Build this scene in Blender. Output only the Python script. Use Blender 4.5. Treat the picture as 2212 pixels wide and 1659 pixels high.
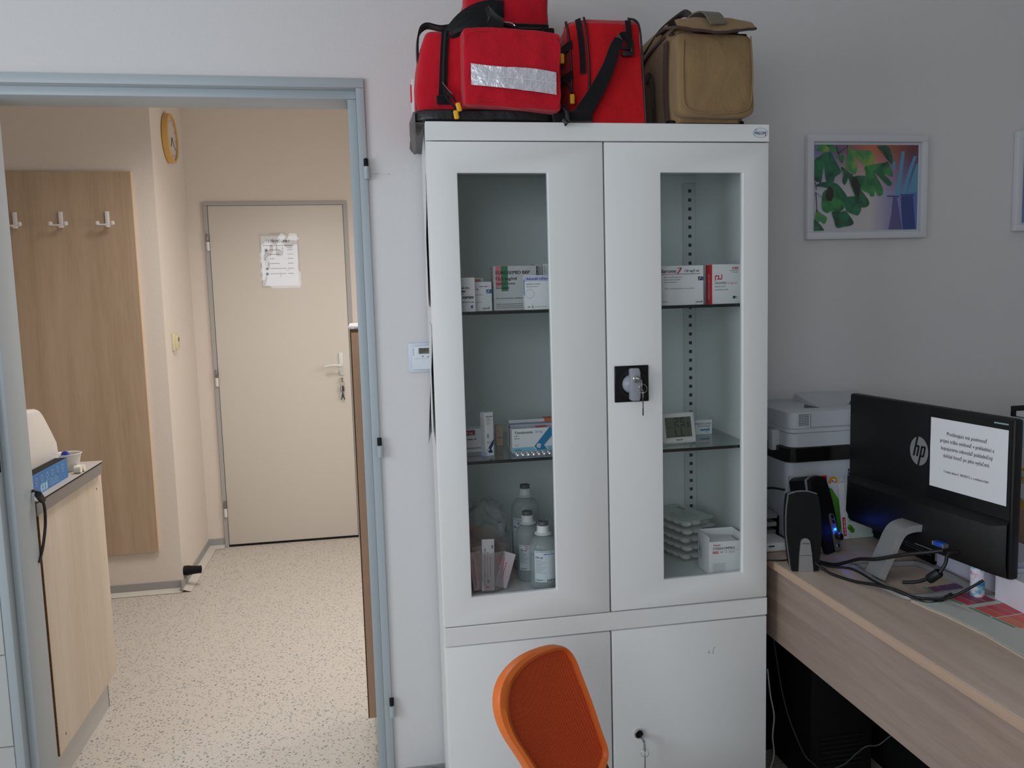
import bpy, bmesh, math, random
from mathutils import Vector, Matrix, noise
SC = bpy.context.scene
COL = SC.collection
for o in list(bpy.data.objects): bpy.data.objects.remove(o)
R = math.radians
PI = math.pi
V = Vector

# ------------------------------------------------------------------ camera
CAM = V((-0.1521, -1.8380, 1.4190))
CR = V((0.98368084, -0.17771774, -0.02807852))
CU = V((0.04625844, 0.09899486, 0.99401212))
CF = V((0.17387396, 0.97908959, -0.10560029))
FPX = 1786.16
cam = bpy.data.cameras.new('camera')
cam.sensor_fit = 'HORIZONTAL'; cam.sensor_width = 36.0
cam.lens = FPX * 36.0 / 2212.0
cam.clip_start = 0.02; cam.clip_end = 60
camo = bpy.data.objects.new('camera', cam); COL.objects.link(camo)
camo.matrix_world = Matrix((( CR.x, CU.x, -CF.x, CAM.x), (CR.y, CU.y, -CF.y, CAM.y), (CR.z, CU.z, -CF.z, CAM.z), (0, 0, 0, 1)))
SC.camera = camo

def at(px, py, ax, val):
    """the point of the room seen at pixel (px, py) on the plane <axis> = val"""
    d = CF + (px - 1106) / FPX * CR - (py - 829.5) / FPX * CU
    i = 'xyz'.index(ax)
    return CAM + d * ((val - CAM[i]) / d[i])

# ------------------------------------------------------------------ world, lights, exposure
w = bpy.data.worlds.new('world'); SC.world = w; w.use_nodes = True
w.node_tree.nodes['Background'].inputs[0].default_value = (0.62, 0.72, 0.9, 1)
w.node_tree.nodes['Background'].inputs[1].default_value = 0.15
SC.view_settings.view_transform = 'Standard'; SC.view_settings.look = 'None'
SC.view_settings.gamma = 1.0; SC.view_settings.use_curve_mapping = False
SC.view_settings.exposure = 0.0

def area(name, loc, target, sx, sy, power, col, spread=180):
    l = bpy.data.lights.new(name, 'AREA'); l.shape = 'RECTANGLE'; l.size = sx; l.size_y = sy
    l.energy = power; l.color = col; l.spread = R(spread)
    o = bpy.data.objects.new(name, l); COL.objects.link(o); o.location = loc
    o.rotation_euler = (V(target) - V(loc)).to_track_quat('-Z', 'Y').to_euler()
    return o
area('window_daylight', (-2.20, -1.45, 1.45), (0.0, -0.2, 1.05), 1.3, 1.2, 27, (0.84, 0.92, 1.0))
area('rear_window_daylight', (-1.15, -3.05, 1.75), (0.2, 0.4, 1.2), 1.3, 1.0, 20, (0.84, 0.92, 1.0))
area('corridor_panel_light', (-0.35, 1.50, 2.58), (-0.35, 1.50, 0), 0.6, 0.6, 19, (1.0, 0.94, 0.90), 140)
area('corridor_side_light', (0.92, 1.75, 1.45), (-1.1, 2.45, 0.75), 0.8, 1.0, 11, (1.0, 0.94, 0.89), 150)

# ------------------------------------------------------------------ materials
def lin(c):
    return tuple(((x / 255) / 12.92 if x / 255 <= 0.04045 else ((x / 255 + 0.055) / 1.055) ** 2.4) for x in c) + (1,)
MATS = {}
def mat(name, col=(200, 200, 200), rough=0.5, metal=0.0, bump=None, spec=None, var=None, emit=None, coat=0, aniso=None, trans=None):
    """bump=(scale, strength, detail); var=(scale, amount) mottles the colour; trans = share of see-through"""
    if name in MATS: return MATS[name]
    m = bpy.data.materials.new(name); m.use_nodes = True
    n = m.node_tree.nodes; L = m.node_tree.links; b = n['Principled BSDF']
    b.inputs['Base Color'].default_value = lin(col); b.inputs['Roughness'].default_value = rough
    b.inputs['Metallic'].default_value = metal
    if spec is not None: b.inputs['Specular IOR Level'].default_value = spec
    if coat: b.inputs['Coat Weight'].default_value = coat
    tc = None
    if bump or var:
        tc = n.new('ShaderNodeTexCoord')
    if bump:
        t = n.new('ShaderNodeTexNoise'); t.inputs['Scale'].default_value = bump[0]; t.inputs['Detail'].default_value = bump[2] if len(bump) > 2 else 3
        L.new(tc.outputs['Object'], t.inputs['Vector'])
        bp = n.new('ShaderNodeBump'); bp.inputs['Strength'].default_value = bump[1]; bp.inputs['Distance'].default_value = 0.004
        L.new(t.outputs['Fac'], bp.inputs['Height']); L.new(bp.outputs['Normal'], b.inputs['Normal'])
    if var:
        t = n.new('ShaderNodeTexNoise'); t.inputs['Scale'].default_value = var[0]; t.inputs['Detail'].default_value = 4
        L.new(tc.outputs['Object'], t.inputs['Vector'])
        mx = n.new('ShaderNodeMix'); mx.data_type = 'RGBA'
        c = lin(col); a = var[1]
        mx.inputs['A'].default_value = tuple(max(0, x * (1 - a)) for x in c[:3]) + (1,)
        mx.inputs['B'].default_value = tuple(min(1, x * (1 + a)) for x in c[:3]) + (1,)
        L.new(t.outputs['Fac'], mx.inputs['Factor']); L.new(mx.outputs['Result'], b.inputs['Base Color'])
    if emit:
        b.inputs['Emission Color'].default_value = lin(emit[0]); b.inputs['Emission Strength'].default_value = emit[1]
    if trans is not None:
        tr = n.new('ShaderNodeBsdfTransparent'); ms = n.new('ShaderNodeMixShader'); ms.inputs[0].default_value = trans
        L.new(b.outputs[0], ms.inputs[1]); L.new(tr.outputs[0], ms.inputs[2]); L.new(ms.outputs[0], n['Material Output'].inputs[0])
    MATS[name] = m
    return m

def fabric(name, col, scale=900):
    if name in MATS: return MATS[name]
    m = mat(name, col, 0.85, spec=0.25); n = m.node_tree.nodes; L = m.node_tree.links; b = n['Principled BSDF']
    b.inputs['Sheen Weight'].default_value = 0.15
    tc = n.new('ShaderNodeTexCoord')
    t = n.new('ShaderNodeTexNoise'); t.inputs['Scale'].default_value = scale
    t2 = n.new('ShaderNodeTexNoise'); t2.inputs['Scale'].default_value = 14; t2.inputs['Detail'].default_value = 4
    L.new(tc.outputs['Object'], t.inputs['Vector']); L.new(tc.outputs['Object'], t2.inputs['Vector'])
    b1 = n.new('ShaderNodeBump'); b1.inputs['Strength'].default_value = 0.35; b1.inputs['Distance'].default_value = 0.0012
    b2 = n.new('ShaderNodeBump'); b2.inputs['Strength'].default_value = 0.55; b2.inputs['Distance'].default_value = 0.02
    L.new(t.outputs['Fac'], b1.inputs['Height']); L.new(t2.outputs['Fac'], b2.inputs['Height'])
    L.new(b2.outputs['Normal'], b1.inputs['Normal']); L.new(b1.outputs['Normal'], b.inputs['Normal'])
    mx = n.new('ShaderNodeMix'); mx.data_type = 'RGBA'; c = lin(col)
    mx.inputs['A'].default_value = tuple(x * 0.82 for x in c[:3]) + (1,); mx.inputs['B'].default_value = tuple(min(1, x * 1.15) for x in c[:3]) + (1,)
    L.new(t.outputs['Fac'], mx.inputs['Factor']); L.new(mx.outputs['Result'], b.inputs['Base Color'])
    return m

def wood(name, c1, c2, axis='z', scale=9.0, rough=0.45, stretch=0.07):
    if name in MATS: return MATS[name]
    m = mat(name, c1, rough); n = m.node_tree.nodes; L = m.node_tree.links; b = n['Principled BSDF']
    tc = n.new('ShaderNodeTexCoord'); mp = n.new('ShaderNodeMapping')
    s = [1, 1, 1]; s['xyz'.index(axis)] = stretch; mp.inputs['Scale'].default_value = s
    L.new(tc.outputs['Object'], mp.inputs['Vector'])
    t = n.new('ShaderNodeTexNoise'); t.inputs['Scale'].default_value = scale; t.inputs['Detail'].default_value = 6; t.inputs['Distortion'].default_value = 0.6
    t2 = n.new('ShaderNodeTexNoise'); t2.inputs['Scale'].default_value = scale * 14; t2.inputs['Detail'].default_value = 3
    L.new(mp.outputs[0], t.inputs['Vector']); L.new(mp.outputs[0], t2.inputs['Vector'])
    ad = n.new('ShaderNodeMath'); ad.operation = 'MULTIPLY_ADD'; ad.inputs[1].default_value = 0.35
    L.new(t2.outputs['Fac'], ad.inputs[0]); L.new(t.outputs['Fac'], ad.inputs[2])
    cr = n.new('ShaderNodeValToRGB'); cr.color_ramp.elements[0].position = 0.45; cr.color_ramp.elements[1].position = 0.9
    cr.color_ramp.elements[0].color = lin(c2); cr.color_ramp.elements[1].color = lin(c1)
    L.new(ad.outputs[0], cr.inputs[0]); L.new(cr.outputs[0], b.inputs['Base Color'])
    return m

def glassmat(name, tint, refl=1.45, base=0.0):
    if name in MATS: return MATS[name]
    m = bpy.data.materials.new(name); m.use_nodes = True; n = m.node_tree.nodes; L = m.node_tree.links; n.remove(n['Principled BSDF'])
    tr = n.new('ShaderNodeBsdfTransparent'); tr.inputs[0].default_value = tint
    g = n.new('ShaderNodeBsdfGlossy'); g.inputs['Roughness'].default_value = 0.0
    # Schlick reflectance from |N.I|, the same from either side of the thin sheet
    ge = n.new('ShaderNodeNewGeometry'); dt_ = n.new('ShaderNodeVectorMath'); dt_.operation = 'DOT_PRODUCT'; L.new(ge.outputs['Incoming'], dt_.inputs[0]); L.new(ge.outputs['Normal'], dt_.inputs[1])
    ab = n.new('ShaderNodeMath'); ab.operation = 'ABSOLUTE'; L.new(dt_.outputs['Value'], ab.inputs[0])
    om = n.new('ShaderNodeMath'); om.operation = 'SUBTRACT'; om.inputs[0].default_value = 1.0; L.new(ab.outputs[0], om.inputs[1])
    pw_ = n.new('ShaderNodeMath'); pw_.operation = 'POWER'; pw_.inputs[1].default_value = 5.0; L.new(om.outputs[0], pw_.inputs[0])
    r0 = ((refl - 1) / (refl + 1)) ** 2
    f = n.new('ShaderNodeMath'); f.operation = 'MULTIPLY_ADD'; f.inputs[1].default_value = 1 - r0; f.inputs[2].default_value = r0; f.use_clamp = True; L.new(pw_.outputs[0], f.inputs[0])
    ms = n.new('ShaderNodeMixShader'); L.new(f.outputs[0], ms.inputs[0]); L.new(tr.outputs[0], ms.inputs[1]); L.new(g.outputs[0], ms.inputs[2])
    L.new(ms.outputs[0], n['Material Output'].inputs[0]); MATS[name] = m
    return m

def floor_mat():
    m = mat('speckled_vinyl', (192, 182, 170), 0.38, spec=0.4); n = m.node_tree.nodes; L = m.node_tree.links; b = n['Principled BSDF']
    tc = n.new('ShaderNodeTexCoord'); wn = n.new('ShaderNodeTexNoise'); wn.inputs['Scale'].default_value = 90
    L.new(tc.outputs['Object'], wn.inputs['Vector'])
    sub = n.new('ShaderNodeVectorMath'); sub.operation = 'MULTIPLY_ADD'; sub.inputs[1].default_value = (0.010, 0.010, 0); 
    L.new(wn.outputs['Color'], sub.inputs[0]); L.new(tc.outputs['Object'], sub.inputs[2])
    cur = None
    basec = lin((204, 197, 187))
    cols = [(112, 124, 132), (134, 128, 118), (100, 126, 134), (150, 142, 132), (100, 112, 124), (162, 156, 146), (116, 124, 130), (96, 120, 126), (140, 136, 130)]
    prev = n.new('ShaderNodeRGB'); prev.outputs[0].default_value = basec; prev = prev.outputs[0]
    for i, c in enumerate(cols):
        m0 = n.new('ShaderNodeMapping'); m0.inputs['Rotation'].default_value = (0, 0, i * 0.97 - 0.8); m0.inputs['Location'].default_value = (i * 3.1, i * 1.7, 0)
        mp = n.new('ShaderNodeMapping'); sc = 88 + 16 * (i % 3); mp.inputs['Scale'].default_value = (sc * 0.62, sc * 1.15, 0.001)
        L.new(sub.outputs[0], m0.inputs['Vector']); L.new(m0.outputs[0], mp.inputs['Vector'])
        vo = n.new('ShaderNodeTexVoronoi'); vo.inputs['Scale'].default_value = 1.0; vo.inputs['Randomness'].default_value = 1.0
        L.new(mp.outputs[0], vo.inputs['Vector'])
        sep = n.new('ShaderNodeSeparateColor'); L.new(vo.outputs['Color'], sep.inputs[0])
        # chip radius varies per cell; about half of the cells are empty
        th = n.new('ShaderNodeMath'); th.operation = 'MULTIPLY_ADD'; th.inputs[1].default_value = 0.62; th.inputs[2].default_value = -0.29
        L.new(sep.outputs[0], th.inputs[0])
        cmp_ = n.new('ShaderNodeMath'); cmp_.operation = 'SUBTRACT'; L.new(th.outputs[0], cmp_.inputs[0]); L.new(vo.outputs['Distance'], cmp_.inputs[1])
        mul = n.new('ShaderNodeMath'); mul.operation = 'MULTIPLY'; mul.use_clamp = True; mul.inputs[1].default_value = 11; L.new(cmp_.outputs[0], mul.inputs[0])
        mx = n.new('ShaderNodeMix'); mx.data_type = 'RGBA'; mx.inputs['B'].default_value = lin(c)
        L.new(mul.outputs[0], mx.inputs['Factor']); L.new(prev, mx.inputs['A']); prev = mx.outputs['Result']
    L.new(prev, b.inputs['Base Color'])
    return m

WALLP = mat('wall_plaster', (217, 215, 215), 0.9, bump=(160, 0.16, 4), spec=0.2)
WALLC = mat('corridor_plaster', (224, 214, 204), 0.9, bump=(160, 0.22, 4), spec=0.2)
CEIL = mat('ceiling_paint', (228, 227, 224), 0.9)
FLOOR = floor_mat()
FRAMEB = mat('blue_grey_frame_paint', (170, 179, 184), 0.42)
CABM = mat('cabinet_powder_coat', (234, 235, 234), 0.42, spec=0.4)
CABI = mat('cabinet_inside', (226, 231, 230), 0.5)
GLASS = glassmat('cabinet_glass', (0.97, 0.982, 0.98, 1), 1.42)
SHELFG = glassmat('shelf_glass', (0.86, 0.93, 0.91, 1), 1.55)
GEDGE = mat('glass_edge', (6, 14, 16), 0.2)
WHITE = mat('white_plastic', (226, 226, 224), 0.4)
CARD = mat('white_card', (228, 228, 230), 0.6)
PAPER = mat('paper', (232, 232, 236), 0.8)
BLACKP = mat('black_plastic', (16, 16, 17), 0.45)
BLACKG = mat('black_gloss', (10, 10, 12), 0.2)
BLACKM = mat('black_matt', (12, 12, 13), 0.7, spec=0.3)
INK = mat('ink_black', (30, 30, 34), 0.7)
INKG = mat('ink_grey', (120, 122, 128), 0.7)
STEEL = mat('steel', (150, 150, 150), 0.28, 1.0)
CHROME = mat('chrome', (205, 205, 205), 0.12, 1.0)
SILVER = mat('silver_plastic', (176, 178, 182), 0.3, 0.7)
DARKG = mat('dark_grey', (58, 60, 62), 0.5)
GREYV = mat('grey_vinyl', (160, 160, 158), 0.55)
REDF = fabric('red_fabric', (196, 16, 38)); REDF2 = fabric('red_fabric_bright', (190, 12, 24))
BLKF = fabric('black_webbing', (15, 15, 16), 500)
TANF = fabric('tan_canvas', (146, 119, 84)); BRNF = fabric('brown_trim', (74, 52, 48), 500); OLIVE = fabric('olive_webbing', (112, 106, 88), 500)
YEL = mat('yellow_tab', (236, 178, 24), 0.35)
ZIP = mat('zip_teeth', (26, 27, 28), 0.35)

# ------------------------------------------------------------------ mesh building
class MB:
    def __init__(self):
        self.v = []; self.f = []; self.mi = []; self.sm = []; self.mats = []
    def idx(self, m):
        if m not in self.mats: self.mats.append(m)
        return self.mats.index(m)
    def add(self, vs, fs, m, smooth=False, mx=None):
        b = len(self.v); k = self.idx(m)
        self.v += [(mx @ V(p)) if mx else V(p) for p in vs]
        for i_, f in enumerate(fs): self.f.append([b + i for i in f]); self.mi.append(k); self.sm.append(smooth[i_] if isinstance(smooth, list) else smooth)
        return self
    def addbm(self, bm, m, smooth=False, mx=None):
        bm.verts.ensure_lookup_table(); bm.verts.index_update()
        self.add([v.co.copy() for v in bm.verts], [[v.index for v in f.verts] for f in bm.faces], m, smooth, mx); bm.free(); return self
    def box(self, lo, hi, m, r=0, seg=2, mx=None, smooth=None):
        lo = V(lo); hi = V(hi)
        if r <= 0:
            a, b = lo, hi
            vs = [(a.x, a.y, a.z), (b.x, a.y, a.z), (b.x, b.y, a.z), (a.x, b.y, a.z), (a.x, a.y, b.z), (b.x, a.y, b.z), (b.x, b.y, b.z), (a.x, b.y, b.z)]
            fs = [(0, 3, 2, 1), (4, 5, 6, 7), (0, 1, 5, 4), (1, 2, 6, 5), (2, 3, 7, 6), (3, 0, 4, 7)]
            return self.add(vs, fs, m, False, mx)
        bm = bmesh.new(); bmesh.ops.create_cube(bm, size=1)
        d = hi - lo; c = (hi + lo) / 2
        for v in bm.verts: v.co = V((v.co.x * d.x, v.co.y * d.y, v.co.z * d.z)) + c
        bmesh.ops.bevel(bm, geom=bm.edges[:], offset=min(r, min(d) * 0.49), segments=seg, profile=0.5, affect='EDGES')
        bm.normal_update()
        fl = [max(abs(f.normal.x), abs(f.normal.y), abs(f.normal.z)) < 0.9995 and seg > 1 for f in bm.faces]
        return self.addbm(bm, m, fl if smooth is None else smooth, mx)
    def ringplate(self, x0, x1, z0, z1, a0, a1, b0, b1, y0, y1, r, m):
        """a sheet with a rectangular opening a0..a1 x b0..b1"""
        bm = bmesh.new(); O = [(x0, z0), (x1, z0), (x1, z1), (x0, z1)]; I = [(a0, b0), (a1, b0), (a1, b1), (a0, b1)]
        g = {}
        for nm, P_ in (('o', O), ('i', I)):
            for k, y in ((0, y0), (1, y1)): g[nm + str(k)] = [bm.verts.new((x, y, z)) for x, z in P_]
        for i in range(4):
            j = (i + 1) % 4
            bm.faces.new([g['o0'][i], g['o0'][j], g['i0'][j], g['i0'][i]]); bm.faces.new([g['o1'][j], g['o1'][i], g['i1'][i], g['i1'][j]])
            bm.faces.new([g['o0'][j], g['o0'][i], g['o1'][i], g['o1'][j]]); bm.faces.new([g['i0'][i], g['i0'][j], g['i1'][j], g['i1'][i]])
        bmesh.ops.recalc_face_normals(bm, faces=bm.faces[:])
        es = [e for e in bm.edges if e.calc_face_angle(0) > 0.5]
        bmesh.ops.bevel(bm, geom=es, offset=r, segments=2, profile=0.5, affect='EDGES'); bm.normal_update()
        fl = [max(abs(f.normal.x), abs(f.normal.y), abs(f.normal.z)) < 0.9995 for f in bm.faces]
        return self.addbm(bm, m, fl)
    def rslab(self, x0, y0, x1, y1, z0, z1, r, m):
        pl = []
        for cx, cy, a0 in ((x1 - r, y1 - r, 0), (x0 + r, y1 - r, 90), (x0 + r, y0 + r, 180), (x1 - r, y0 + r, 270)):
            for s_ in range(9): a = R(a0 + s_ * 11.25); pl.append((cx + r * math.cos(a), cy + r * math.sin(a)))
        n = len(pl); b = 0.0015; q = [((x - (x0 + x1) / 2) * (1 - 2 * b / (x1 - x0)) + (x0 + x1) / 2, (y - (y0 + y1) / 2) * (1 - 2 * b / (y1 - y0)) + (y0 + y1) / 2) for x, y in pl]
        vs = [(x, y, z0) for x, y in q] + [(x, y, z0 + b) for x, y in pl] + [(x, y, z1 - b) for x, y in pl] + [(x, y, z1) for x, y in q]
        fs = [(j * n + i, j * n + (i + 1) % n, (j + 1) * n + (i + 1) % n, (j + 1) * n + i) for j in range(3) for i in range(n)] + [tuple(range(n - 1, -1, -1)), tuple(range(3 * n, 4 * n))]
        return self.add(vs, fs, m, [n <= k < 2 * n for k in range(3 * n)] + [False, False])
    def prism(self, poly, z0, z1, m, plane='xy', mx=None, smooth=False, bevel=0, seg=2):
        """poly (u,v) swept along the third axis from z0 to z1"""
        P = {'xy': lambda u, v, t: (u, v, t), 'xz': lambda u, v, t: (u, t, v), 'yz': lambda u, v, t: (t, u, v)}[plane]
        n = len(poly); vs = [P(u, v, z0) for u, v in poly] + [P(u, v, z1) for u, v in poly]
        fs = [tuple(range(n - 1, -1, -1)), tuple(range(n, 2 * n))] + [(i, (i + 1) % n, n + (i + 1) % n, n + i) for i in range(n)]
        bm = bmesh.new(); bv = [bm.verts.new(p) for p in vs]
        for f in fs: bm.faces.new([bv[i] for i in f])
        bmesh.ops.recalc_face_normals(bm, faces=bm.faces[:])
        if bevel: 
            es = [e for e in bm.edges if len(e.link_faces) == 2 and (len(e.link_faces[0].verts) == n or len(e.link_faces[1].verts) == n or n <= 8)]
            bmesh.ops.bevel(bm, geom=es, offset=bevel, segments=seg, profile=0.5, affect='EDGES')
        return self.addbm(bm, m, smooth, mx)
    def lathe(self, prof, m, n=32, mx=None, smooth=True, cap=True):
        vs = []; fs = []
        for r_, z in prof:
            for k in range(n): a = 2 * PI * k / n; vs.append((r_ * math.cos(a), r_ * math.sin(a), z))
        for i in range(len(prof) - 1):
            for k in range(n): fs.append((i * n + k, i * n + (k + 1) % n, (i + 1) * n + (k + 1) % n, (i + 1) * n + k))
        if cap:
            fs.append(tuple(range(n - 1, -1, -1))); fs.append(tuple((len(prof) - 1) * n + k for k in range(n)))
        return self.add(vs, fs, m, smooth, mx)
    def tube(self, pts, r, m, n=8, closed=False, smooth_pts=6, flat=None, mx=None):
        P = [V(p) for p in pts]
        if smooth_pts: P = catmull(P, smooth_pts, closed)
        N = len(P); vs = []; fs = []
        up = None
        for i in range(N):
            if closed: t = P[(i + 1) % N] - P[i - 1]
            else: t = P[min(i + 1, N - 1)] - P[max(i - 1, 0)]
            t.normalize()
            if up is None: up = t.orthogonal().normalized()
            else: up = (up - t * up.dot(t)).normalized()
            s = t.cross(up)
            rr = r[i * len(r) // N] if isinstance(r, (list, tuple)) else r
            for k in range(n):
                a = 2 * PI * k / n; vs.append(P[i] + up * math.cos(a) * rr + s * math.sin(a) * rr)
        for i in range(N if closed else N - 1):
            j = (i + 1) % N
            for k in range(n): fs.append((i * n + k, i * n + (k + 1) % n, j * n + (k + 1) % n, j * n + k))
        if not closed: fs.append(tuple(range(n - 1, -1, -1))); fs.append(tuple((N - 1) * n + k for k in range(n)))
        return self.add(vs, fs, m, True, mx)
    def ribbon(self, pts, wd, th, m, sp=6):
        """pts: (point, width direction) pairs; wd width, th thickness: a flat webbing strap"""
        P = catmull([V(p[0]) for p in pts], sp); W = catmull([V(p[1]).normalized() for p in pts], sp); N = len(P); vs = []; fs = []
        for i in range(N):
            t = (P[min(i + 1, N - 1)] - P[max(i - 1, 0)]).normalized(); W_ = (W[i] - t * W[i].dot(t)).normalized(); s = t.cross(W_)
            ww = wd if not isinstance(wd, (list, tuple)) else wd[0] + (wd[1] - wd[0]) * i / (N - 1)
            for a, b in ((-1, -1), (1, -1), (1, 1), (-1, 1)): vs.append(P[i] + W_ * a * ww / 2 + s * b * th / 2)
        for i in range(N - 1):
            for k in range(4): fs.append((i * 4 + k, i * 4 + (k + 1) % 4, (i + 1) * 4 + (k + 1) % 4, (i + 1) * 4 + k))
        fs.append((3, 2, 1, 0)); fs.append(tuple((N - 1) * 4 + k for k in range(4)))
        return self.add(vs, fs, m, False)
    def soft(self, lo, hi, m, n=14, k=7.0, fn=None, mx=None):
        """a stuffed box: superellipsoid of power k, then fn(unit point, point) -> point"""
        lo = V(lo); hi = V(hi); c = (lo + hi) / 2; h = (hi - lo) / 2
        bm = bmesh.new(); bmesh.ops.create_cube(bm, size=2)
        bmesh.ops.subdivide_edges(bm, edges=bm.edges[:], cuts=n, use_grid_fill=True)
        for v in bm.verts:
            p = v.co.copy()
            # pull the grid lines toward the edges so the rounding is well sampled
            p = V([math.copysign(abs(x) ** 0.8, x) for x in p])
            s = (abs(p.x) ** k + abs(p.y) ** k + abs(p.z) ** k) ** (-1 / k)
            q = p * s
            w_ = V((q.x * h.x, q.y * h.y, q.z * h.z)) + c
            v.co = fn(q, w_) if fn else w_
        return self.addbm(bm, m, True, mx)
    def build(self, name, parent=None, loc=None, rz=None, merge=False):
        me = bpy.data.meshes.new(name); me.from_pydata([tuple(p) for p in self.v], [], self.f)
        for m in self.mats: me.materials.append(m)
        me.polygons.foreach_set('material_index', self.mi); me.polygons.foreach_set('use_smooth', self.sm)
        if merge:
            bm = bmesh.new(); bm.from_mesh(me); bmesh.ops.remove_doubles(bm, verts=bm.verts[:], dist=1e-5); bm.to_mesh(me); bm.free()
        me.update()
        try: me.set_sharp_from_angle(angle=R(40))
        except Exception: pass
        o = bpy.data.objects.new(name, me); COL.objects.link(o)
        if loc is not None: o.location = loc
        if rz is not None: o.rotation_euler.z = rz
        if parent is not None: o.parent = parent
        return o

def catmull(P, sp, closed=False):
    if len(P) < 3 or sp < 2: return list(P)
    out = []; N = len(P)
    for i in range(N if closed else N - 1):
        if closed: a, b, c, d = P[i - 1], P[i], P[(i + 1) % N], P[(i + 2) % N]
        else: a, b, c, d = P[max(i - 1, 0)], P[i], P[i + 1], P[min(i + 2, N - 1)]
        for s in range(sp):
            t = s / sp
            out.append(0.5 * ((2 * b) + (c - a) * t + (2 * a - 5 * b + 4 * c - d) * t * t + (3 * b - a - 3 * c + d) * t ** 3))
    if not closed: out.append(P[-1])
    return out

_TX = {}
def textgeo(s, bold=False):
    if (s, bold) in _TX: return _TX[(s, bold)]
    cu = bpy.data.curves.new('tmp', 'FONT'); cu.body = s; cu.resolution_u = 3
    ob = bpy.data.objects.new('tmp', cu); COL.objects.link(ob)
    dg = bpy.context.evaluated_depsgraph_get(); dg.update()
    me = bpy.data.meshes.new_from_object(ob.evaluated_get(dg))
    vs = [v.co.copy() for v in me.vertices]; fs = [list(p.vertices) for p in me.polygons]
    bpy.data.objects.remove(ob); bpy.data.curves.remove(cu); bpy.data.meshes.remove(me)
    x0 = min(v.x for v in vs); x1 = max(v.x for v in vs)
    vs = [V((v.x - x0, v.y, 0)) for v in vs]
    if bold:   # struck twice, a hair apart
        n_v = len(vs); vs = vs + [V((v.x + 0.045, v.y, 0)) for v in vs]; fs = fs + [[i + n_v for i in f] for f in fs]; x1 += 0.045
    _TX[(s, bold)] = (vs, fs, x1 - x0)
    return _TX[(s, bold)]

class Face:
    """a flat printed face: local x right, y up, marks raised a hair above it"""
    def __init__(self, mb, o, X, Y, e=0.0004):
        self.mb = mb; self.o = V(o); self.X = V(X).normalized(); self.Y = V(Y).normalized(); self.N = self.X.cross(self.Y); self.e = e; self.k = 1
    def P(self, x, y, k=None): return self.o + self.X * x + self.Y * y + self.N * self.e * (k or self.k)
    def rect(self, x, y, w, h, m, k=None):
        self.mb.add([self.P(x, y, k), self.P(x + w, y, k), self.P(x + w, y + h, k), self.P(x, y + h, k)], [(0, 1, 2, 3)], m)
    def poly(self, pts, m, k=None):
        self.mb.add([self.P(a, b, k) for a, b in pts], [tuple(range(len(pts)))], m)
    def disc(self, x, y, r, m, ry=None, k=None, n=28):
        ry = ry or r; self.poly([(x + r * math.cos(2 * PI * i / n), y + ry * math.sin(2 * PI * i / n)) for i in range(n)], m, k)
    def ring(self, x, y, r, t, m, k=None, n=28):
        a = [(x + r * math.cos(2 * PI * i / n), y + r * math.sin(2 * PI * i / n)) for i in range(n)]; b = [(x + (r - t) * math.cos(2 * PI * i / n), y + (r - t) * math.sin(2 * PI * i / n)) for i in range(n)]
        self.mb.add([self.P(*q, k) for q in a + b], [(i, (i + 1) % n, n + (i + 1) % n, n + i) for i in range(n)], m)
    def text(self, s, x, y, h, m, w=None, align='l', bold=False, k=None, rot=0, slant=0):
        vs, fs, tw = textgeo(s, bold); sx = (w / tw) if w else h; wd = tw * sx
        ox = {'l': 0, 'c': -wd / 2, 'r': -wd}[align]; c, sn = math.cos(rot), math.sin(rot)
        out = []
        for v in vs:
            a = v.x * sx + ox + v.y * h * slant; b = v.y * h
            out.append(self.P(x + a * c - b * sn, y + a * sn + b * c, k))
        self.mb.add(out, fs, m)
    def dashes(self, x, y, w, h, m, seed=0, k=None, rot=False):
        """a line of print too small to read"""
        rr = random.Random(seed); t = 0
        while t < w:
            l = min(rr.uniform(1.6, 5) * h, w - t)
            if rot: self.rect(x, y + t, h, l, m, k)
            else: self.rect(x + t, y, l, h, m, k)
            t += l + h * 0.8

def tag(o, label=None, cat=None, group=None, kind=None):
    if label: o['label'] = label
    if cat: o['category'] = cat
    if group: o['group'] = group
    if kind: o['kind'] = kind
    return o
def thing(name, label, cat, loc=(0, 0, 0), rz=0, group=None):
    o = bpy.data.objects.new(name, None); o.empty_display_size = 0.05; COL.objects.link(o)
    o.location = loc; o.rotation_euler.z = rz
    return tag(o, label, cat, group)
def struct(mb, name): return tag(mb.build(name), kind='structure')
def rot(ax, a): return Matrix.Rotation(a, 4, ax)
def mv(*p): return Matrix.Translation(V(p))

YW = 0.4515            # room side of the door wall
H1, H2 = 2.75, 2.60

# ================================================================== room shell
m = MB(); m.box((-2.6, -3.4, -0.1), (2.9, YW, 0), FLOOR); m.box((-2.8, YW, -0.1), (1.2, 3.3, 0), FLOOR)
struct(m, 'floor')
m = MB(); m.box((-2.6, -3.4, H1), (2.9, YW, H1 + 0.1), CEIL); m.box((-2.8, 0.58, H2), (1.2, 3.3, H2 + 0.1), CEIL)
struct(m, 'ceiling')
m = MB(); m.box((-2.5, YW, 0), (-1.11, 0.58, H1), WALLP); m.box((-0.1214, YW, 0), (2.8, 0.58, H1), WALLP); m.box((-1.11, YW, 2.0), (-0.1214, 0.58, H1), WALLP)
struct(m, 'wall_back')
m = MB()   # left wall with the window opening
m.box((-2.5, -3.3, 0), (-2.3, YW, 0.85), WALLP); m.box((-2.5, -3.3, 2.15), (-2.3, YW, H1), WALLP)
m.box((-2.5, -3.3, 0.85), (-2.3, -2.15, 2.15), WALLP); m.box((-2.5, -0.75, 0.85), (-2.3, YW, 2.15), WALLP)
struct(m, 'wall_left')
m = MB(); m.box((2.7, -3.3, 0), (2.85, YW, H1), WALLP); struct(m, 'wall_right')
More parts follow.
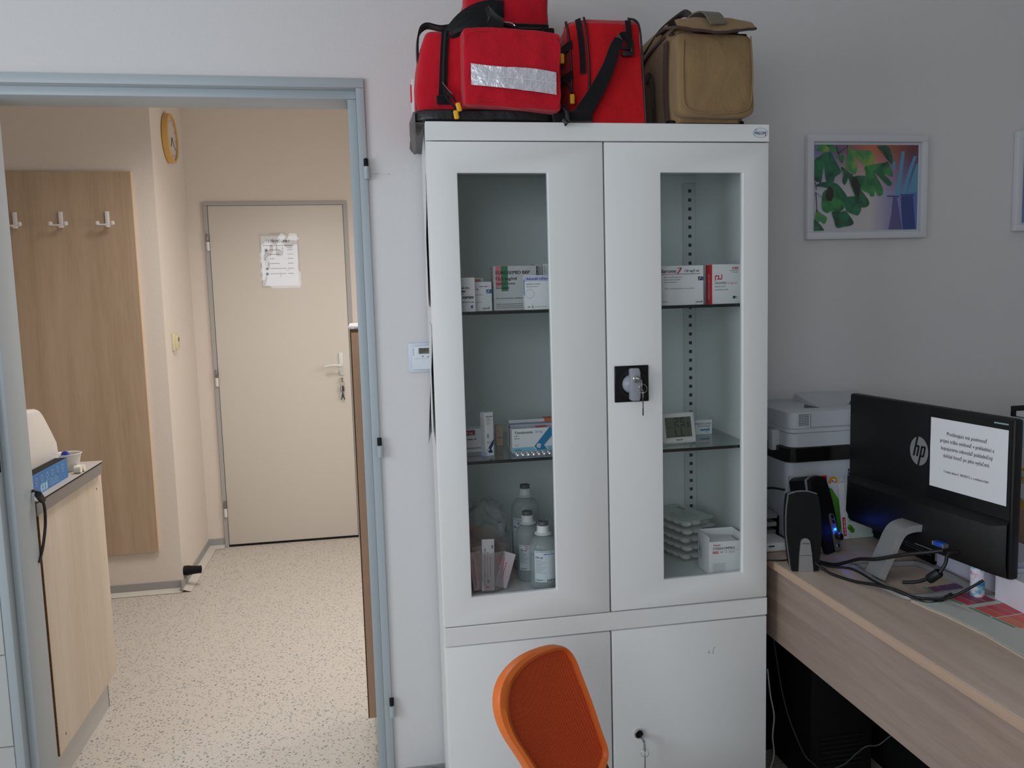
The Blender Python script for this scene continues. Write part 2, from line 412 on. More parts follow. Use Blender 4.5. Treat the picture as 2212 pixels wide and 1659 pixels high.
m = MB(); m.box((-2.5, -3.45, 0), (-1.85, -3.3, H1), WALLP); m.box((-0.45, -3.45, 0), (2.85, -3.3, H1), WALLP); m.box((-1.85, -3.45, 0), (-0.45, -3.3, 1.2), WALLP); m.box((-1.85, -3.45, 2.3), (-0.45, -3.3, H1), WALLP)
struct(m, 'wall_rear')
def window(name, axis, c, a0, a1, z0, z1):
    m = MB(); t = 0.05
    def bx(p0, p1, q0, q1):
        if axis == 'x': m.box((c - 0.03, p0, q0), (c + 0.03, p1, q1), WHITE, 0.006)
        else: m.box((p0, c - 0.03, q0), (p1, c + 0.03, q1), WHITE, 0.006)
    bx(a0, a0 + t, z0, z1); bx(a1 - t, a1, z0, z1); bx(a0, a1, z0, z0 + t); bx(a0, a1, z1 - t, z1); bx((a0 + a1) / 2 - t / 2, (a0 + a1) / 2 + t / 2, z0, z1)
    o = struct(m, name)
    g = MB()
    if axis == 'x': g.box((c - 0.004, a0 + t, z0 + t), (c + 0.004, a1 - t, z1 - t), GLASS)
    else: g.box((a0 + t, c - 0.004, z0 + t), (a1 - t, c + 0.004, z1 - t), GLASS)
    g.build('pane', o)
window('window_1', 'x', -2.40, -2.15, -0.75, 0.85, 2.15)
window('window_2', 'y', -3.38, -1.85, -0.45, 1.2, 2.3)
# corridor
m = MB(); m.box((-1.10, 3.134, 0), (1.1, 3.25, H2), WALLC); struct(m, 'wall_corridor_end')
m = MB(); m.box((-2.7, 2.417, 0), (-1.10, 3.25, H2), WALLC); struct(m, 'wall_corridor_corner')
m = MB(); m.box((-2.7, 0.58, 0), (-2.55, 2.417, H2), WALLC); struct(m, 'wall_corridor_left')
m = MB(); m.box((1.0, 0.58, 0), (1.1, 3.134, H2), WALLC); struct(m, 'wall_corridor_right')
# tiles left of the frame
TILE = mat('wall_tile', (186, 188, 187), 0.3)
m = MB()
for i in range(5):
    for j in range(4):
        x1 = -1.113 - i * 0.2; m.box((x1 - 0.198, YW - 0.007, 0.02 + j * 0.252), (x1, YW - 0.001, 0.27 + j * 0.252), TILE, 0.0012, 1)
struct(m, 'trim_wall_tiles')
# baseboards
def base(name, pts):
    """coved vinyl skirting: upright grey band and pale strip on the floor, inside side to the left of the run"""
    m = MB(); PALE = mat('pale_vinyl', (206, 202, 192), 0.5)
    for (a, b, nrm) in pts:
        a = V(a + (0,)); b = V(b + (0,)); nn = V(nrm + (0,)); 
        v = [a, b, b + nn * 0.006, a + nn * 0.006]
        m.add([p + V((0, 0, z)) for z in (0.004, 0.052) for p in v], [(0, 1, 5, 4), (1, 2, 6, 5), (2, 3, 7, 6), (3, 0, 4, 7), (4, 5, 6, 7)], GREYV)
        v = [a + nn * 0.006, b + nn * 0.006, b + nn * 0.045, a + nn * 0.045]
        m.add([p + V((0, 0, 0.014)) if i < 2 else p + V((0, 0, 0.002)) for i, p in enumerate(v)], [(0, 1, 2, 3)], PALE)
    return struct(m, name)
base('baseboard_corner', [((-2.55, 2.417), (-1.10, 2.417), (0, -1))])
base('baseboard_side', [((-1.10, 2.375), (-1.10, 3.134), (1, 0))])
base('baseboard_end', [((-1.10, 3.134), (-1.008, 3.134), (0, -1))])
m = MB(); m.box((-0.12, YW - 0.008, 0), (2.7, YW - 0.0005, 0.07), GREYV); struct(m, 'baseboard_back')

# door frame (no leaf hangs in it)
m = MB()
def jamb(xo, xm, xi, d):
    # face band, rebate band, reveal
    m.box((min(xo, xm), 0.440, 0), (max(xo, xm), 0.60, 1.975), FRAMEB, 0.002, 2)
    m.box((min(xm, xi), 0.472, 0), (max(xm, xi), 0.60, 1.953), FRAMEB, 0.002, 2)
jamb(-0.1214, -0.143, -0.166, 1); jamb(-1.11, -1.088, -1.066, -1)
m.box((-1.11, 0.440, 1.9752), (-0.1214, 0.60, 2.0), FRAMEB, 0.002, 2); m.box((-1.088, 0.472, 1.9532), (-0.143, 0.60, 1.9755), FRAMEB, 0.002, 2)
df = struct(m, 'door_1')
m = MB()
for z0, z1 in ((1.205, 1.250), (1.095, 1.165)): m.box((-1.0885, 0.4495, z0 - 0.09), (-1.087, 0.4605, z1 - 0.09), BLACKM)
m.build('strike_slot', df)
for zc, xh in ((1.766, -0.1245), (1.016, -0.1225), (0.266, -0.1215)):
    m = MB(); m.lathe([(0.0001, 0), (0.0075, 0.001), (0.0075, 0.033), (0.0001, 0.034)], FRAMEB, 16, mx=mv(xh, 0.432, zc - 0.028), cap=False)
    m.box((xh - 0.006, 0.434, zc - 0.022), (xh + 0.006, 0.442, zc + 0.0), FRAMEB)
    hn = m.build('hinge', df)
    m = MB(); m.lathe([(0.0045, 0), (0.0045, 0.020), (0.003, 0.022)], BLACKM, 12, mx=mv(xh, 0.433, zc + 0.005)); m.box((xh - 0.006, 0.436, zc + 0.004), (xh + 0.006, 0.4405, zc + 0.026), BLACKM)
    m.build('hinge_pin', hn)

# far door
DOORW = mat('door_white_paint', (214, 208, 198), 0.45); DFG = mat('grey_frame_paint', (172, 170, 168), 0.5)
m = MB(); m.box((-1.008, 3.118, 0), (-0.986, 3.136, 1.973), DFG, 0.001, 1); m.box((-0.236, 3.118, 0), (-0.212, 3.136, 1.973), DFG, 0.001, 1); m.box((-1.008, 3.118, 1.9731), (-0.212, 3.136, 1.994), DFG, 0.001, 1)
d2 = struct(m, 'door_2')
m = MB(); m.box((-0.984, 3.122, 0.012), (-0.238, 3.133, 1.972), DOORW, 0.003); m.build('door_leaf', d2)
m = MB(); m.box((-0.984, 3.121, 0.0005), (-0.238, 3.132, 0.0115), BLACKM); m.build('door_gap_shade', d2)  # black strip standing in for the shaded gap under the leaf
for z in (1.766, 0.995, 0.227):
    m = MB(); m.lathe([(0.0001, 0), (0.009, 0.001), (0.009, 0.05), (0.0001, 0.051)], WHITE, 14, mx=mv(-0.992, 3.112, z - 0.045), cap=False); hn = m.build('hinge', d2)
    m = MB(); m.box((-1.0, 3.108, z + 0.008), (-0.985, 3.117, z + 0.05), STEEL, 0.001); m.build('hinge_bracket', hn)
m = MB(); m.box((-0.302, 3.112, 0.985), (-0.276, 3.122, 1.118), WHITE, 0.005); hp = m.build('handle_plate', d2)
m = MB(); m.tube([(-0.289, 3.11, 1.045), (-0.289, 3.07, 1.045), (-0.31, 3.066, 1.047), (-0.345, 3.066, 1.048), (-0.382, 3.07, 1.042)], 0.0075, WHITE, 10); m.build('door_handle', hp)

# keys in the far door
k = thing('key_bunch', 'bunch of keys with an Eiffel tower charm hanging from the far white door', 'keys', (-0.288, 3.105, 0.965))
m = MB(); m.lathe([(0.006, 0), (0.006, 0.02)], STEEL, 10, mx=mv(0, 0.015, 0.0) @ rot('X', PI / 2)); m.box((-0.004, -0.008, -0.02), (0.004, 0.0, 0.006), STEEL); m.build('lock_key', k)
m = MB(); m.tube([(0.012 * math.cos(a), -0.006, -0.03 + 0.012 * math.sin(a)) for a in [i * PI / 6 for i in range(12)]], 0.001, STEEL, 6, True, 3); m.build('ring', k)
m = MB(); m.box((-0.002, -0.01, -0.075), (0.007, -0.007, -0.042), BLACKP, 0.001); m.box((-0.012, -0.006, -0.08), (-0.007, -0.004, -0.042), STEEL); m.box((0.008, -0.006, -0.075), (0.012, -0.004, -0.045), STEEL); m.build('hanging_key', k)
m = MB(); m.prism([(-0.013, -0.125), (-0.008, -0.125), (0, -0.108), (0.008, -0.125), (0.013, -0.125), (0.005, -0.095), (0.002, -0.072), (-0.002, -0.072), (-0.005, -0.095)], -0.006, -0.003, DARKG, 'xz'); m.box((-0.008, -0.0065, -0.099), (0.008, -0.0025, -0.096), DARKG); m.build('charm', k)

# laminated notice on the far door
n_ = thing('laminated_notice', 'laminated A4 emergency number list taped to the far white door', 'notice', (-0.708, 3.1195, 1.515))
FILM = glassmat('plastic_film', (0.97, 0.97, 0.97, 1), 1.6)
m = MB(); m.box((0.002, 0, 0.0), (0.204, 0.0008, 0.285), PAPER); F = Face(m, (0.002, 0, 0), (1, 0, 0), (0, 0, 1), 0.0006)
F.text('TIESŇOVÉ LINKY', 0.095, 0.248, 0.021, INK, w=0.135, align='c', bold=True)
F.dashes(0.012, 0.229, 0.165, 0.0028, INK, 3)
ys = [0.205, 0.18, 0.155, 0.128, 0.099, 0.07]
for i, y in enumerate(ys):
    if i in (0, 4, 5): F.disc(0.028, y, 0.008, DARKG)
    else: F.ring(0.028, y, 0.010, 0.0012, INKG)
    F.dashes(0.046, y - 0.001, (0.06, 0.055, 0.024, 0.055, 0.09, 0.088)[i], 0.003, INK, 10 + i)
    F.dashes(0.146, y - 0.001, 0.03, 0.003, INK, 30 + i)
m.build('sheet', n_)
m = MB(); 
rr = random.Random(4); nx, nz = 14, 18
vs = [(-0.006 + 0.222 * i / nx, -0.0028 - 0.0028 * (noise.noise(V((i * 0.9, j * 0.35, 2))) + 0.5), -0.012 + 0.31 * j / nz) for j in range(nz + 1) for i in range(nx + 1)]
m.add(vs, [(j * (nx + 1) + i, j * (nx + 1) + i + 1, (j + 1) * (nx + 1) + i + 1, (j + 1) * (nx + 1) + i) for j in range(nz) for i in range(nx)], FILM, True); m.build('plastic_sleeve', n_)
m = MB(); m.box((0.05, -0.003, 0.292), (0.14, -0.001, 0.305), FILM); m.build('tape', n_)

# coat panel with hooks
WPAN = wood('coat_panel_oak', (196, 174, 150), (170, 147, 121), 'z', 7, 0.5)
cp = thing('coat_panel', 'tall oak-effect coat panel with white double hooks on the corridor wall', 'coat rack', (-1.20, 2.417, 0.21))
m = MB(); m.box((-0.78, -0.018, 0), (0, -0.0005, 1.845), WPAN, 0.001, 1); m.build('panel', cp)
m = MB(); m.box((-0.0005, -0.0185, 0.0), (0.0012, -0.0002, 1.845), mat('pale_edging', (214, 186, 152), 0.5)); m.build('edge_band', cp)
for xh in (-0.115, -0.318, -0.515, -0.71):
    m = MB(); z = 1.615
    m.box((xh - 0.009, -0.028, z - 0.03), (xh + 0.009, -0.018, z + 0.045), WHITE, 0.003)
    m.tube([(xh, -0.024, z - 0.022), (xh, -0.045, z - 0.026), (xh, -0.062, z - 0.02)], 0.006, WHITE, 8)
    m.box((xh - 0.034, -0.068, z - 0.024), (xh + 0.034, -0.058, z - 0.016), WHITE, 0.003)
    for s in (-1, 1): m.box((xh + s * 0.033 - 0.007, -0.071, z - 0.022), (xh + s * 0.033 + 0.007, -0.056, z - 0.004), WHITE, 0.003)
    m.build('coat_hook', cp)

# wall clock on the corridor side wall
ck = thing('wall_clock', 'round yellow-rimmed wall clock seen edge-on on the corridor wall', 'clock', (-1.10, 2.755, 2.272))
CLY = mat('clock_rim_yellow', (214, 170, 96), 0.45)
q = rot('Y', PI / 2)
m = MB(); m.lathe([(0.02, 0.001), (0.119, 0.001), (0.124, 0.006), (0.124, 0.030), (0.118, 0.034), (0.108, 0.033), (0.108, 0.026)], CLY, 48, mx=q, cap=False); m.build('rim', ck)
m = MB(); m.lathe([(0.0005, 0.025), (0.108, 0.025)], mat('clock_face', (206, 196, 190), 0.5), 48, mx=q, cap=False)
for i in range(12):
    a = i * PI / 6; m.box((0.0252, 0.09 * math.cos(a) - 0.003, 0.09 * math.sin(a) - 0.006), (0.0258, 0.09 * math.cos(a) + 0.003, 0.09 * math.sin(a) + 0.006), INKG)
m.build('dial', ck)
m = MB(); m.box((0.027, -0.003, -0.005), (0.028, 0.003, 0.05), DARKG, mx=rot('X', 2.6)); m.box((0.028, -0.002, -0.01), (0.029, 0.002, 0.078), DARKG, mx=rot('X', -2.2)); m.build('hands', ck)

# beige wall switch
s_ = thing('wall_thermostat', 'small cream thermostat on the corridor side wall below the clock', 'thermostat', (-1.10, 2.578, 1.237))
m = MB(); m.box((0.0, -0.033, -0.045), (0.014, 0.033, 0.045), mat('cream_plastic', (214, 204, 168), 0.4), 0.004); m.box((0.012, -0.02, -0.035), (0.024, 0.036, 0.032), mat('cream_plastic'), 0.004); m.build('housing', s_)
m = MB(); m.box((0.024, 0.008, 0.002), (0.0248, 0.026, 0.022), DARKG); m.box((0.024, -0.014, -0.002), (0.0246, -0.006, 0.02), mat('cream_dark', (180, 170, 140), 0.4)); m.build('display', s_)
m = MB(); m.tube([(0.005, 0, -0.045), (0.004, -0.004, -0.055), (0.001, -0.006, -0.06)], 0.0015, WHITE, 6); m.build('wire', s_)

# door stop
ds = thing('door_stop', 'black rubber door stop sticking out of the corridor wall corner', 'door stop', (-1.099, 2.45, 0.088))
m = MB(); m.lathe([(0.010, 0.0), (0.024, 0.002), (0.025, 0.02), (0.021, 0.045), (0.019, 0.07), (0.020, 0.082), (0.017, 0.084), (0.0005, 0.080)], BLACKM, 24, mx=rot('Y', PI / 2), cap=False); m.build('rubber', ds)

# ================================================================== corridor counter and what is on it
CPAN = wood('counter_pale_oak', (214, 200, 182), (192, 174, 154), 'z', 8, 0.5)
CHIP = mat('chipboard_edge', (134, 96, 58), 0.9, bump=(300, 0.8, 4), var=(260, 0.5))
c_ = thing('counter_unit', 'pale oak counter unit with grey worktop edge just beyond the doorway', 'counter', (-1.08, 0.62, 0))
m = MB(); m.box((-1.2, 0.035, 0.12), (-0.030, 0.60, 0.846), CPAN, 0.001, 1); m.build('carcass', c_)
m = MB(); m.box((-0.030, 0.034, 0.12), (0.0, 0.604, 0.846), CPAN, 0.0006, 1); sp = m.build('side_panel', c_)
m = MB(); m.box((-0.0300, 0.0325, 0.12), (-0.0008, 0.034, 0.846), CHIP); m.build('raw_edge', sp)
for (y, z) in ((0.545, 0.80), (0.075, 0.79), (0.09, 0.16)):
    m = MB(); m.lathe([(0.0005, 0.0008), (0.004, 0.0006), (0.0045, 0.0)], mat('screw_cover', (120, 84, 70), 0.5), 12, mx=mv(0, y, z) @ rot('Y', PI / 2), cap=False); m.build('screw_cap', sp)
m = MB(); m.box((-1.2, 0.0, 0.0), (-0.028, 0.585, 0.1195), mat('plinth_grey', (192, 190, 187), 0.4)); m.box((-0.0282, 0.578, 0.0), (-0.0272, 0.585, 0.1195), STEEL); m.build('plinth', c_)
m = MB(); m.box((-1.2, -0.01, 0.848), (0.014, 0.575, 0.888), mat('worktop_grey_edge', (128, 122, 116), 0.4), 0.001, 1)
m.box((-1.2, -0.01, 0.8885), (0.0155, 0.577, 0.892), mat('worktop_top', (196, 190, 184), 0.3)); m.build('worktop', c_)
m = MB(); m.box((0.0142, -0.01, 0.884), (0.0152, 0.575, 0.8885), BLACKM); m.build('worktop_seal', c_)

ZC = 0.892
APPL = mat('appliance_cream', (226, 220, 212), 0.3)
m = MB()
prof = [(0.62, 0), (0.985, 0), (0.983, 0.068), (0.976, 0.108), (0.937, 0.152), (0.897, 0.194), (0.880, 0.211), (0.861, 0.224), (0.838, 0.231), (0.80, 0.234), (0.62, 0.234)]
m.prism(prof, -1.45, -1.125, APPL, 'yz', bevel=0.012, seg=3, smooth=True)
ap = m.build('appliance', loc=(0, 0, ZC)); tag(ap, 'white rounded tabletop appliance on the corridor counter, half hidden by the door frame', 'appliance')
BLUEC = mat('carton_blue', (52, 116, 178), 0.45); BLUEL = mat('print_pale_blue', (150, 190, 222), 0.6)
m = MB(); m.box((-1.122, 0.64, 0), (-1.088, 0.935, 0.062), BLUEC, 0.001, 1)
F = Face(m, (-1.088, 0.64, 0), (0, 1, 0), (0, 0, 1))
for i in range(6): F.ring(0.04 + i * 0.042, 0.042, 0.009, 0.002, BLUEL); F.dashes(0.033 + i * 0.042, 0.026, 0.016, 0.0018, BLUEL, i)
for i in range(3): F.disc(0.075 + i * 0.018, 0.014, 0.011, BLUEL, 0.012)
for i in range(4): F.dashes(0.14, 0.008 + i * 0.006, 0.07, 0.0016, BLUEL, 20 + i)
m.box((-1.121, 0.641, 0.062), (-1.0885, 0.93, 0.0628), BLACKM)
m.box((-1.12, 0.925, 0.045), (-1.0935, 0.955, 0.047), BLUEC)
bx = m.build('carton', loc=(0, 0, ZC)); tag(bx, 'blue printed carton on the corridor counter in front of the white appliance', 'box')
cu = thing('plastic_cup', 'small white plastic cup on the corridor counter holding cotton balls', 'cup', (-1.122, 1.038, ZC))
m = MB(); m.lathe([(0.0005, 0.001), (0.03, 0.001), (0.042, 0.055), (0.045, 0.057), (0.044, 0.059), (0.040, 0.056), (0.0285, 0.003), (0.0005, 0.003)], mat('cup_white', (232, 230, 226), 0.35, trans=0.25), 32, cap=False); m.build('cup_body', cu)
m = MB()
COT = mat('cotton', (232, 224, 206), 0.95, bump=(120, 0.6, 4))
for i, (x, y, z) in enumerate(((0, 0, 0.02), (0.012, -0.008, 0.018), (-0.012, 0.008, 0.018), (0.004, 0.012, 0.03), (-0.006, -0.01, 0.032))):
    bm = bmesh.new(); bmesh.ops.create_icosphere(bm, subdivisions=2, radius=0.012); m.addbm(bm, COT, True, mv(x, y, z))
cb = m.build('cotton_balls'); cb.location = (-1.122, 1.038, ZC); tag(cb, 'cotton balls filling the white plastic cup on the corridor counter', 'cotton', kind='stuff')
m = MB(); m.lathe([(0.0005, 0.0), (0.011, 0.003), (0.013, 0.012), (0.009, 0.022), (0.0005, 0.025)], mat('blue_rubber', (24, 56, 170), 0.4), 20, mx=mv(-1.122, 1.022, ZC + 0.044), cap=False)
tag(m.build('cap'), 'small dark blue cap lying in the plastic cup', 'cap')
m = MB(); m.lathe([(0.0005, 0), (0.012, 0.0), (0.012, 0.02), (0.0005, 0.02)], COT, 16, mx=mv(-1.085, 0.985, ZC + 0.013) @ rot('Y', PI / 2), cap=False); m.lathe([(0.0005, 0), (0.011, 0.0), (0.011, 0.022), (0.0005, 0.022)], COT, 16, mx=mv(-1.085, 1.012, ZC + 0.012) @ rot('Y', PI / 2), cap=False)
tag(m.build('cotton_roll'), 'two white cotton rolls beside the cup on the corridor counter', 'cotton')
cb = thing('power_cable', 'black cable with ferrite lump hanging over the corridor counter edge', 'cable', (0, 0, 0))
m = MB(); m.tube([(-1.10, 0.605, 0.897), at(72, 1060, 'x', -1.062), at(88, 1075, 'x', -1.050), at(96, 1095, 'x', -1.050), at(98, 1130, 'x', -1.055), at(95, 1165, 'x', -1.058), at(90, 1195, 'x', -1.062), at(84, 1215, 'x', -1.065)], 0.004, BLACKP, 8); m.build('cord', cb)
m = MB(); m.lathe([(0.0005, -0.018), (0.009, -0.018), (0.0095, -0.012), (0.0095, 0.012), (0.009, 0.018), (0.0005, 0.018)], BLACKP, 16, mx=Matrix.Translation(at(87, 1074, 'x', -1.050)) @ rot('X', R(50)) , cap=False); m.build('ferrite', cb)

# tall trolley with a cardboard back, beyond the right jamb
CB = mat('cardboard', (176, 140, 112), 0.85, var=(30, 0.08)); CBE = mat('corrugated_edge', (96, 72, 50), 0.9, bump=(400, 0.9, 2), var=(300, 0.5))
tr = thing('display_stand', 'tall stand backed with brown cardboard standing behind the right door jamb', 'stand', (-0.192, 0.66, 0))
m = MB(); m.box((0.004, 0.0, 0.124), (0.40, 0.007, 1.335), CB); cbp = m.build('cardboard_back', tr)
m = MB(); m.box((0.0, 0.0005, 0.124), (0.004, 0.0065, 1.335), CBE); m.box((0.004, -0.0006, 1.325), (0.4, 0.0, 1.335), CBE); m.build('corrugated_edge', cbp)
m = MB(); m.box((0.012, 0.009, 0.128), (0.40, 0.30, 1.338), WHITE, 0.003); m.build('body', tr)
m = MB(); m.box((-0.004, -0.004, 1.3385), (0.40, 0.32, 1.3445), WHITE, 0.002); m.build('top_board', tr)
m = MB(); m.box((0.004, 0.006, 0.3), (0.014, 0.012, 1.2), mat('green_film', (110, 122, 96), 0.4)); m.build('film', tr)
for (xl, yl) in ((0.028, 0.03), (0.028, 0.27), (0.38, 0.03), (0.38, 0.27)):
    m = MB(); m.tube([(xl - 0.002, yl, 0.128), (xl, yl, 0.06), (xl + 0.004, yl, 0.022)], 0.007, CHROME, 10); m.lathe([(0.014, 0.0), (0.015, 0.008), (0.008, 0.02), (0.006, 0.03)], CHROME, 16, mx=mv(xl + 0.004, yl, 0.001)); m.build('leg', tr)

# ================================================================== glazed cabinet
W, D, HC = 0.8, 0.435, 1.8
cab = thing('medicine_cabinet', 'tall white metal cabinet with two glazed upper doors beside the doorway', 'cabinet', (0, 0, 0))
m = MB(); t = 0.018
m.box((0.0, 0.0185, 0.0), (t, D, HC), CABM, 0.0015, 1); m.box((W - t, 0.0185, 0), (W, D, HC), CABM, 0.0015, 1)
m.box((t, D - 0.006, 0.0), (W - t, D, HC - 0.001), CABI); m.box((t, 0.0195, 1.7615), (W - t, D - 0.006, HC - 0.0005), CABM); m.box((t, 0.02, 0.69), (W - t, D - 0.006, 0.712), CABI); m.box((t, 0.02, 0.0), (W - t, D - 0.006, 0.05), CABM)
m.box((0.0, 0.0, 0.6165), (W, 0.0195, 0.6605), CABM, 0.001, 1)
m.box((0.0, 0.0, 1.7600), (W, 0.0195, HC), CABM, 0.001, 1)
m.box((t, 0.006, 0.05), (W - t, D - 0.01, 0.055), CABI)
car = m.build('carcass', cab)
# inner side liners and perforated shelf strips
m = MB()
for sx in (t, W - t - 0.012): m.box((sx, 0.02, 0.712), (sx + 0.012, D - 0.006, 1.758), CABI)
m.box((t, 0.06, 1.745), (W - t, D - 0.01, 1.758), CABI)
m.build('liner', cab)
for x0 in (W - t - 0.012 - 0.036, t + 0.012):
    m = MB(); m.box((x0, D - 0.016, 0.712), (x0 + 0.036, D - 0.006, 1.722), mat('cabinet_strip', (200, 205, 204), 0.5), 0.001, 1)
    z = 1.701
    while z > 0.74:
        m.box((x0 + 0.0145, D - 0.0164, z - 0.0045), (x0 + 0.0235, D - 0.0155, z + 0.0045), mat('slot_black', (24, 30, 32), 0.6)); z -= 0.0253
    m.build('shelf_strip', cab)
def gdoor(x0, x1, wx0, wx1, hinge):
    z0, z1, zb, zt = 0.6632, 1.7578, 0.7295, 1.6905
    m = MB(); y0, y1 = 0.0, 0.018
    m.ringplate(x0, x1, z0, z1, wx0, wx1, zb, zt, y0, y1, 0.0018, CABM)
    dr = m.build('door', cab)
    m = MB(); m.box((wx0 - 0.004, y0 + 0.0085, zb - 0.004), (wx1 + 0.004, y0 + 0.0125, zt + 0.004), GLASS); m.build('glass_pane', dr)
    m = MB()
    m.lathe([(0.004, 0), (0.004, 0.003)], STEEL, 12, mx=mv(hinge, 0.009, z0 - 0.0029)); m.build('pivot', dr)
    return dr
OFF = 0.0185   # doors stand proud of the carcass; the carcass front is the calibrated plane
gd1 = gdoor(0.0012, 0.3965, 0.066, 0.268, 0.008); gd2 = gdoor(0.4005, 0.7988, 0.533, 0.735, 0.792)
def ldoor(x0, x1):
    m = MB(); m.box((x0, 0.0, 0.04), (x1, 0.018, 0.6135), CABM, 0.0018, 2)
    return m.build('door', cab)
ld1 = ldoor(0.0012, 0.3965); ld2 = ldoor(0.4005, 0.7988)
for pts in ([(0, .012), (.003, .016), (.0038, .0155), (.0012, .0118)], [(0.0, .012), (.005, .008), (.004, .0072), (-.001, .0108)], [(.012, .006), (.0135, .02), (.0144, .02), (.0134, .006)], [(.0135, .02), (.018, .024), (.0184, .0232), (.0144, .0195)]):
    m = MB(); F = Face(m, (0.645, -0.0001, 0.525), (1, 0, 0), (0, 0, 1), 0.0002); F.poly(pts, INKG); m.build('scratch', ld2)
# shelves
for z in (1.386, 1.043):
    m = MB(); m.box((t + 0.013, 0.022, z - 0.006), (W - t - 0.013, D - 0.02, z), SHELFG); s = m.build('glass_shelf', cab)
    m = MB(); m.box((t + 0.013, 0.0212, z - 0.0068), (W - t - 0.013, 0.0222, z + 0.0004), GEDGE); m.build('shelf_edge', s)
# lock box
m = MB(); bm = MB(); lk = (0.4565, 0.0, 1.2085)
m.box((-0.0415, -0.004, -0.0425), (0.0415, 0.0, 0.0425), BLACKG, 0.0035, 3); lo_ = m.build('lock_plate', gd2, loc=lk)
m = MB(); m.lathe([(0.033, 0), (0.033, 0.0006), (0.030, 0.0006), (0.030, 0.0001)], BLACKP, 40, mx=mv(0.002, -0.0041, 0) @ rot('X', PI / 2), cap=False); m.build('dial_ring', lo_)
HG = mat('handle_grey', (152, 156, 164), 0.35)
m = MB(); m.lathe([(0.021, 0), (0.021, 0.004), (0.017, 0.011), (0.010, 0.015), (0.0005, 0.016)], HG, 36, mx=mv(-0.002, -0.004, 0) @ rot('X', PI / 2), cap=False); kn = m.build('knob', lo_)
m = MB()
pr = [(-0.009, -0.034), (-0.006, -0.037), (0.010, -0.037), (0.0125, -0.03), (0.0135, 0.0), (0.0125, 0.03), (0.010, 0.037), (-0.006, 0.037), (-0.009, 0.034), (-0.0095, 0)]
m.prism(pr, -0.030, -0.008, HG, 'xz', bevel=0.0015, seg=2); m.build('grip', lo_)
m = MB(); m.lathe([(0.0008, 0.001), (0.006, 0.001), (0.0075, 0.0), (0.0085, 0.0015), (0.0085, -0.003)], CHROME, 24, mx=mv(0.002, -0.0305, 0.013) @ rot('X', PI / 2), cap=False); m.build('cylinder', lo_)
def keyset(name, label, x, y, z, second):
    k = thing(name, label, 'keys', (x, y, z))
    m = MB(); m.box((-0.001, -0.028, -0.004), (0.001, 0.002, 0.004), STEEL); m.box((0.0, -0.034, -0.024), (0.0018, -0.022, 0.002), STEEL, 0.0006, 1); m.build('lock_key', k)
    c = V((0.004, -0.03, -0.018)); r_ = 0.0098
    if second: c = V((0.001, -0.03, -0.028))
    m = MB(); m.tube([c + V((r_ * math.cos(a), 0.002 * math.sin(a * 2), r_ * math.sin(a))) for a in [i * PI / 6 for i in range(12)]], 0.0006, CHROME, 6, True, 3); m.build('ring', k)
    m = MB(); zz = c.z - 0.002
    m.box((c.x - 0.0008, c.y - 0.003, zz - 0.02), (c.x + 0.0008, c.y + 0.003, zz), STEEL, 0.0005, 1)
    m.box((c.x - 0.0008, c.y - 0.0012, zz - 0.06), (c.x + 0.0008, c.y + 0.0012, zz - 0.018), DARKG); 
    for i in range(4): m.box((c.x - 0.0016, c.y - 0.0012, zz - 0.058 + i * 0.004), (c.x + 0.0014, c.y + 0.0012, zz - 0.056 + i * 0.004), DARKG)
    m.build('spare_key', k)
keyset('door_keys', 'two small keys on a ring in the swing handle lock of the glazed door', 0.4595, -0.0310, 1.2210, False)
m = MB(); m.lathe([(0.0115, 0), (0.0125, 0.004), (0.0112, 0.007), (0.009, 0.0075), (0.0085, 0.004), (0.0005, 0.004)], CHROME, 32, mx=mv(0.463, -0.0001, 0.350) @ rot('X', PI / 2), cap=False); cl = m.build('lock_cylinder', ld2)
m = MB(); m.lathe([(0.0005, 0.0045), (0.0085, 0.0045)], BLACKM, 24, mx=mv(0.463, -0.0001, 0.350) @ rot('X', PI / 2), cap=False); m.build('lock_core', cl)
keyset('lower_door_keys', 'two small keys on a ring in the round lock of the lower cabinet door', 0.465, -0.0085, 0.3475, True)
# maker's badge
m = MB(); NAVY = mat('badge_navy', (24, 60, 140), 0.4); REDI = mat('ink_red', (206, 30, 44), 0.6)
F = Face(m, (0.7775, 0.0, 1.7805), (1, 0, 0), (0, 0, 1), 0.0003)
F.disc(0, 0, 0.0190, mat('badge_rim', (120, 150, 170), 0.4), 0.0112); F.disc(0, 0, 0.0183, mat('badge_face', (222, 228, 230), 0.3), 0.0105, 2)
F.text('MALOW', 0, -0.0045, 0.0105, NAVY, w=0.030, align='c', bold=True, k=3); F.disc(-0.0115, 0.006, 0.0014, NAVY, k=3); F.disc(0.0125, -0.0065, 0.0016, REDI, k=3)
m.build('badge', cab)

# papers on the left side of the cabinet
m = MB()
def sheet_side(m, y0, y1, z0, z1, curl, mt):
    n1, n2 = 6, 16; vs = []
    for j in range(n2 + 1):
        for i in range(n1 + 1):
            u = i / n1; v = j / n2; vs.append((-0.0028 - curl * ((1 - v) ** 2) * (1 - u) - 0.002 * math.sin(v * 5 + u), y0 + (y1 - y0) * u, z0 + (z1 - z0) * v))
    fs = [(j * (n1 + 1) + i, j * (n1 + 1) + i + 1, (j + 1) * (n1 + 1) + i + 1, (j + 1) * (n1 + 1) + i) for j in range(n2) for i in range(n1)]
    m.add(vs, fs, mt, True)
sheet_side(m, 0.06, 0.27, 1.40, 1.70, 0.004, PAPER)
tag(m.build('taped_sheet'), 'upper white sheet taped to the left side of the cabinet', 'paper', 'papers on the cabinet side')
m = MB(); sheet_side(m, 0.05, 0.26, 1.08, 1.36, 0.016, PAPER)
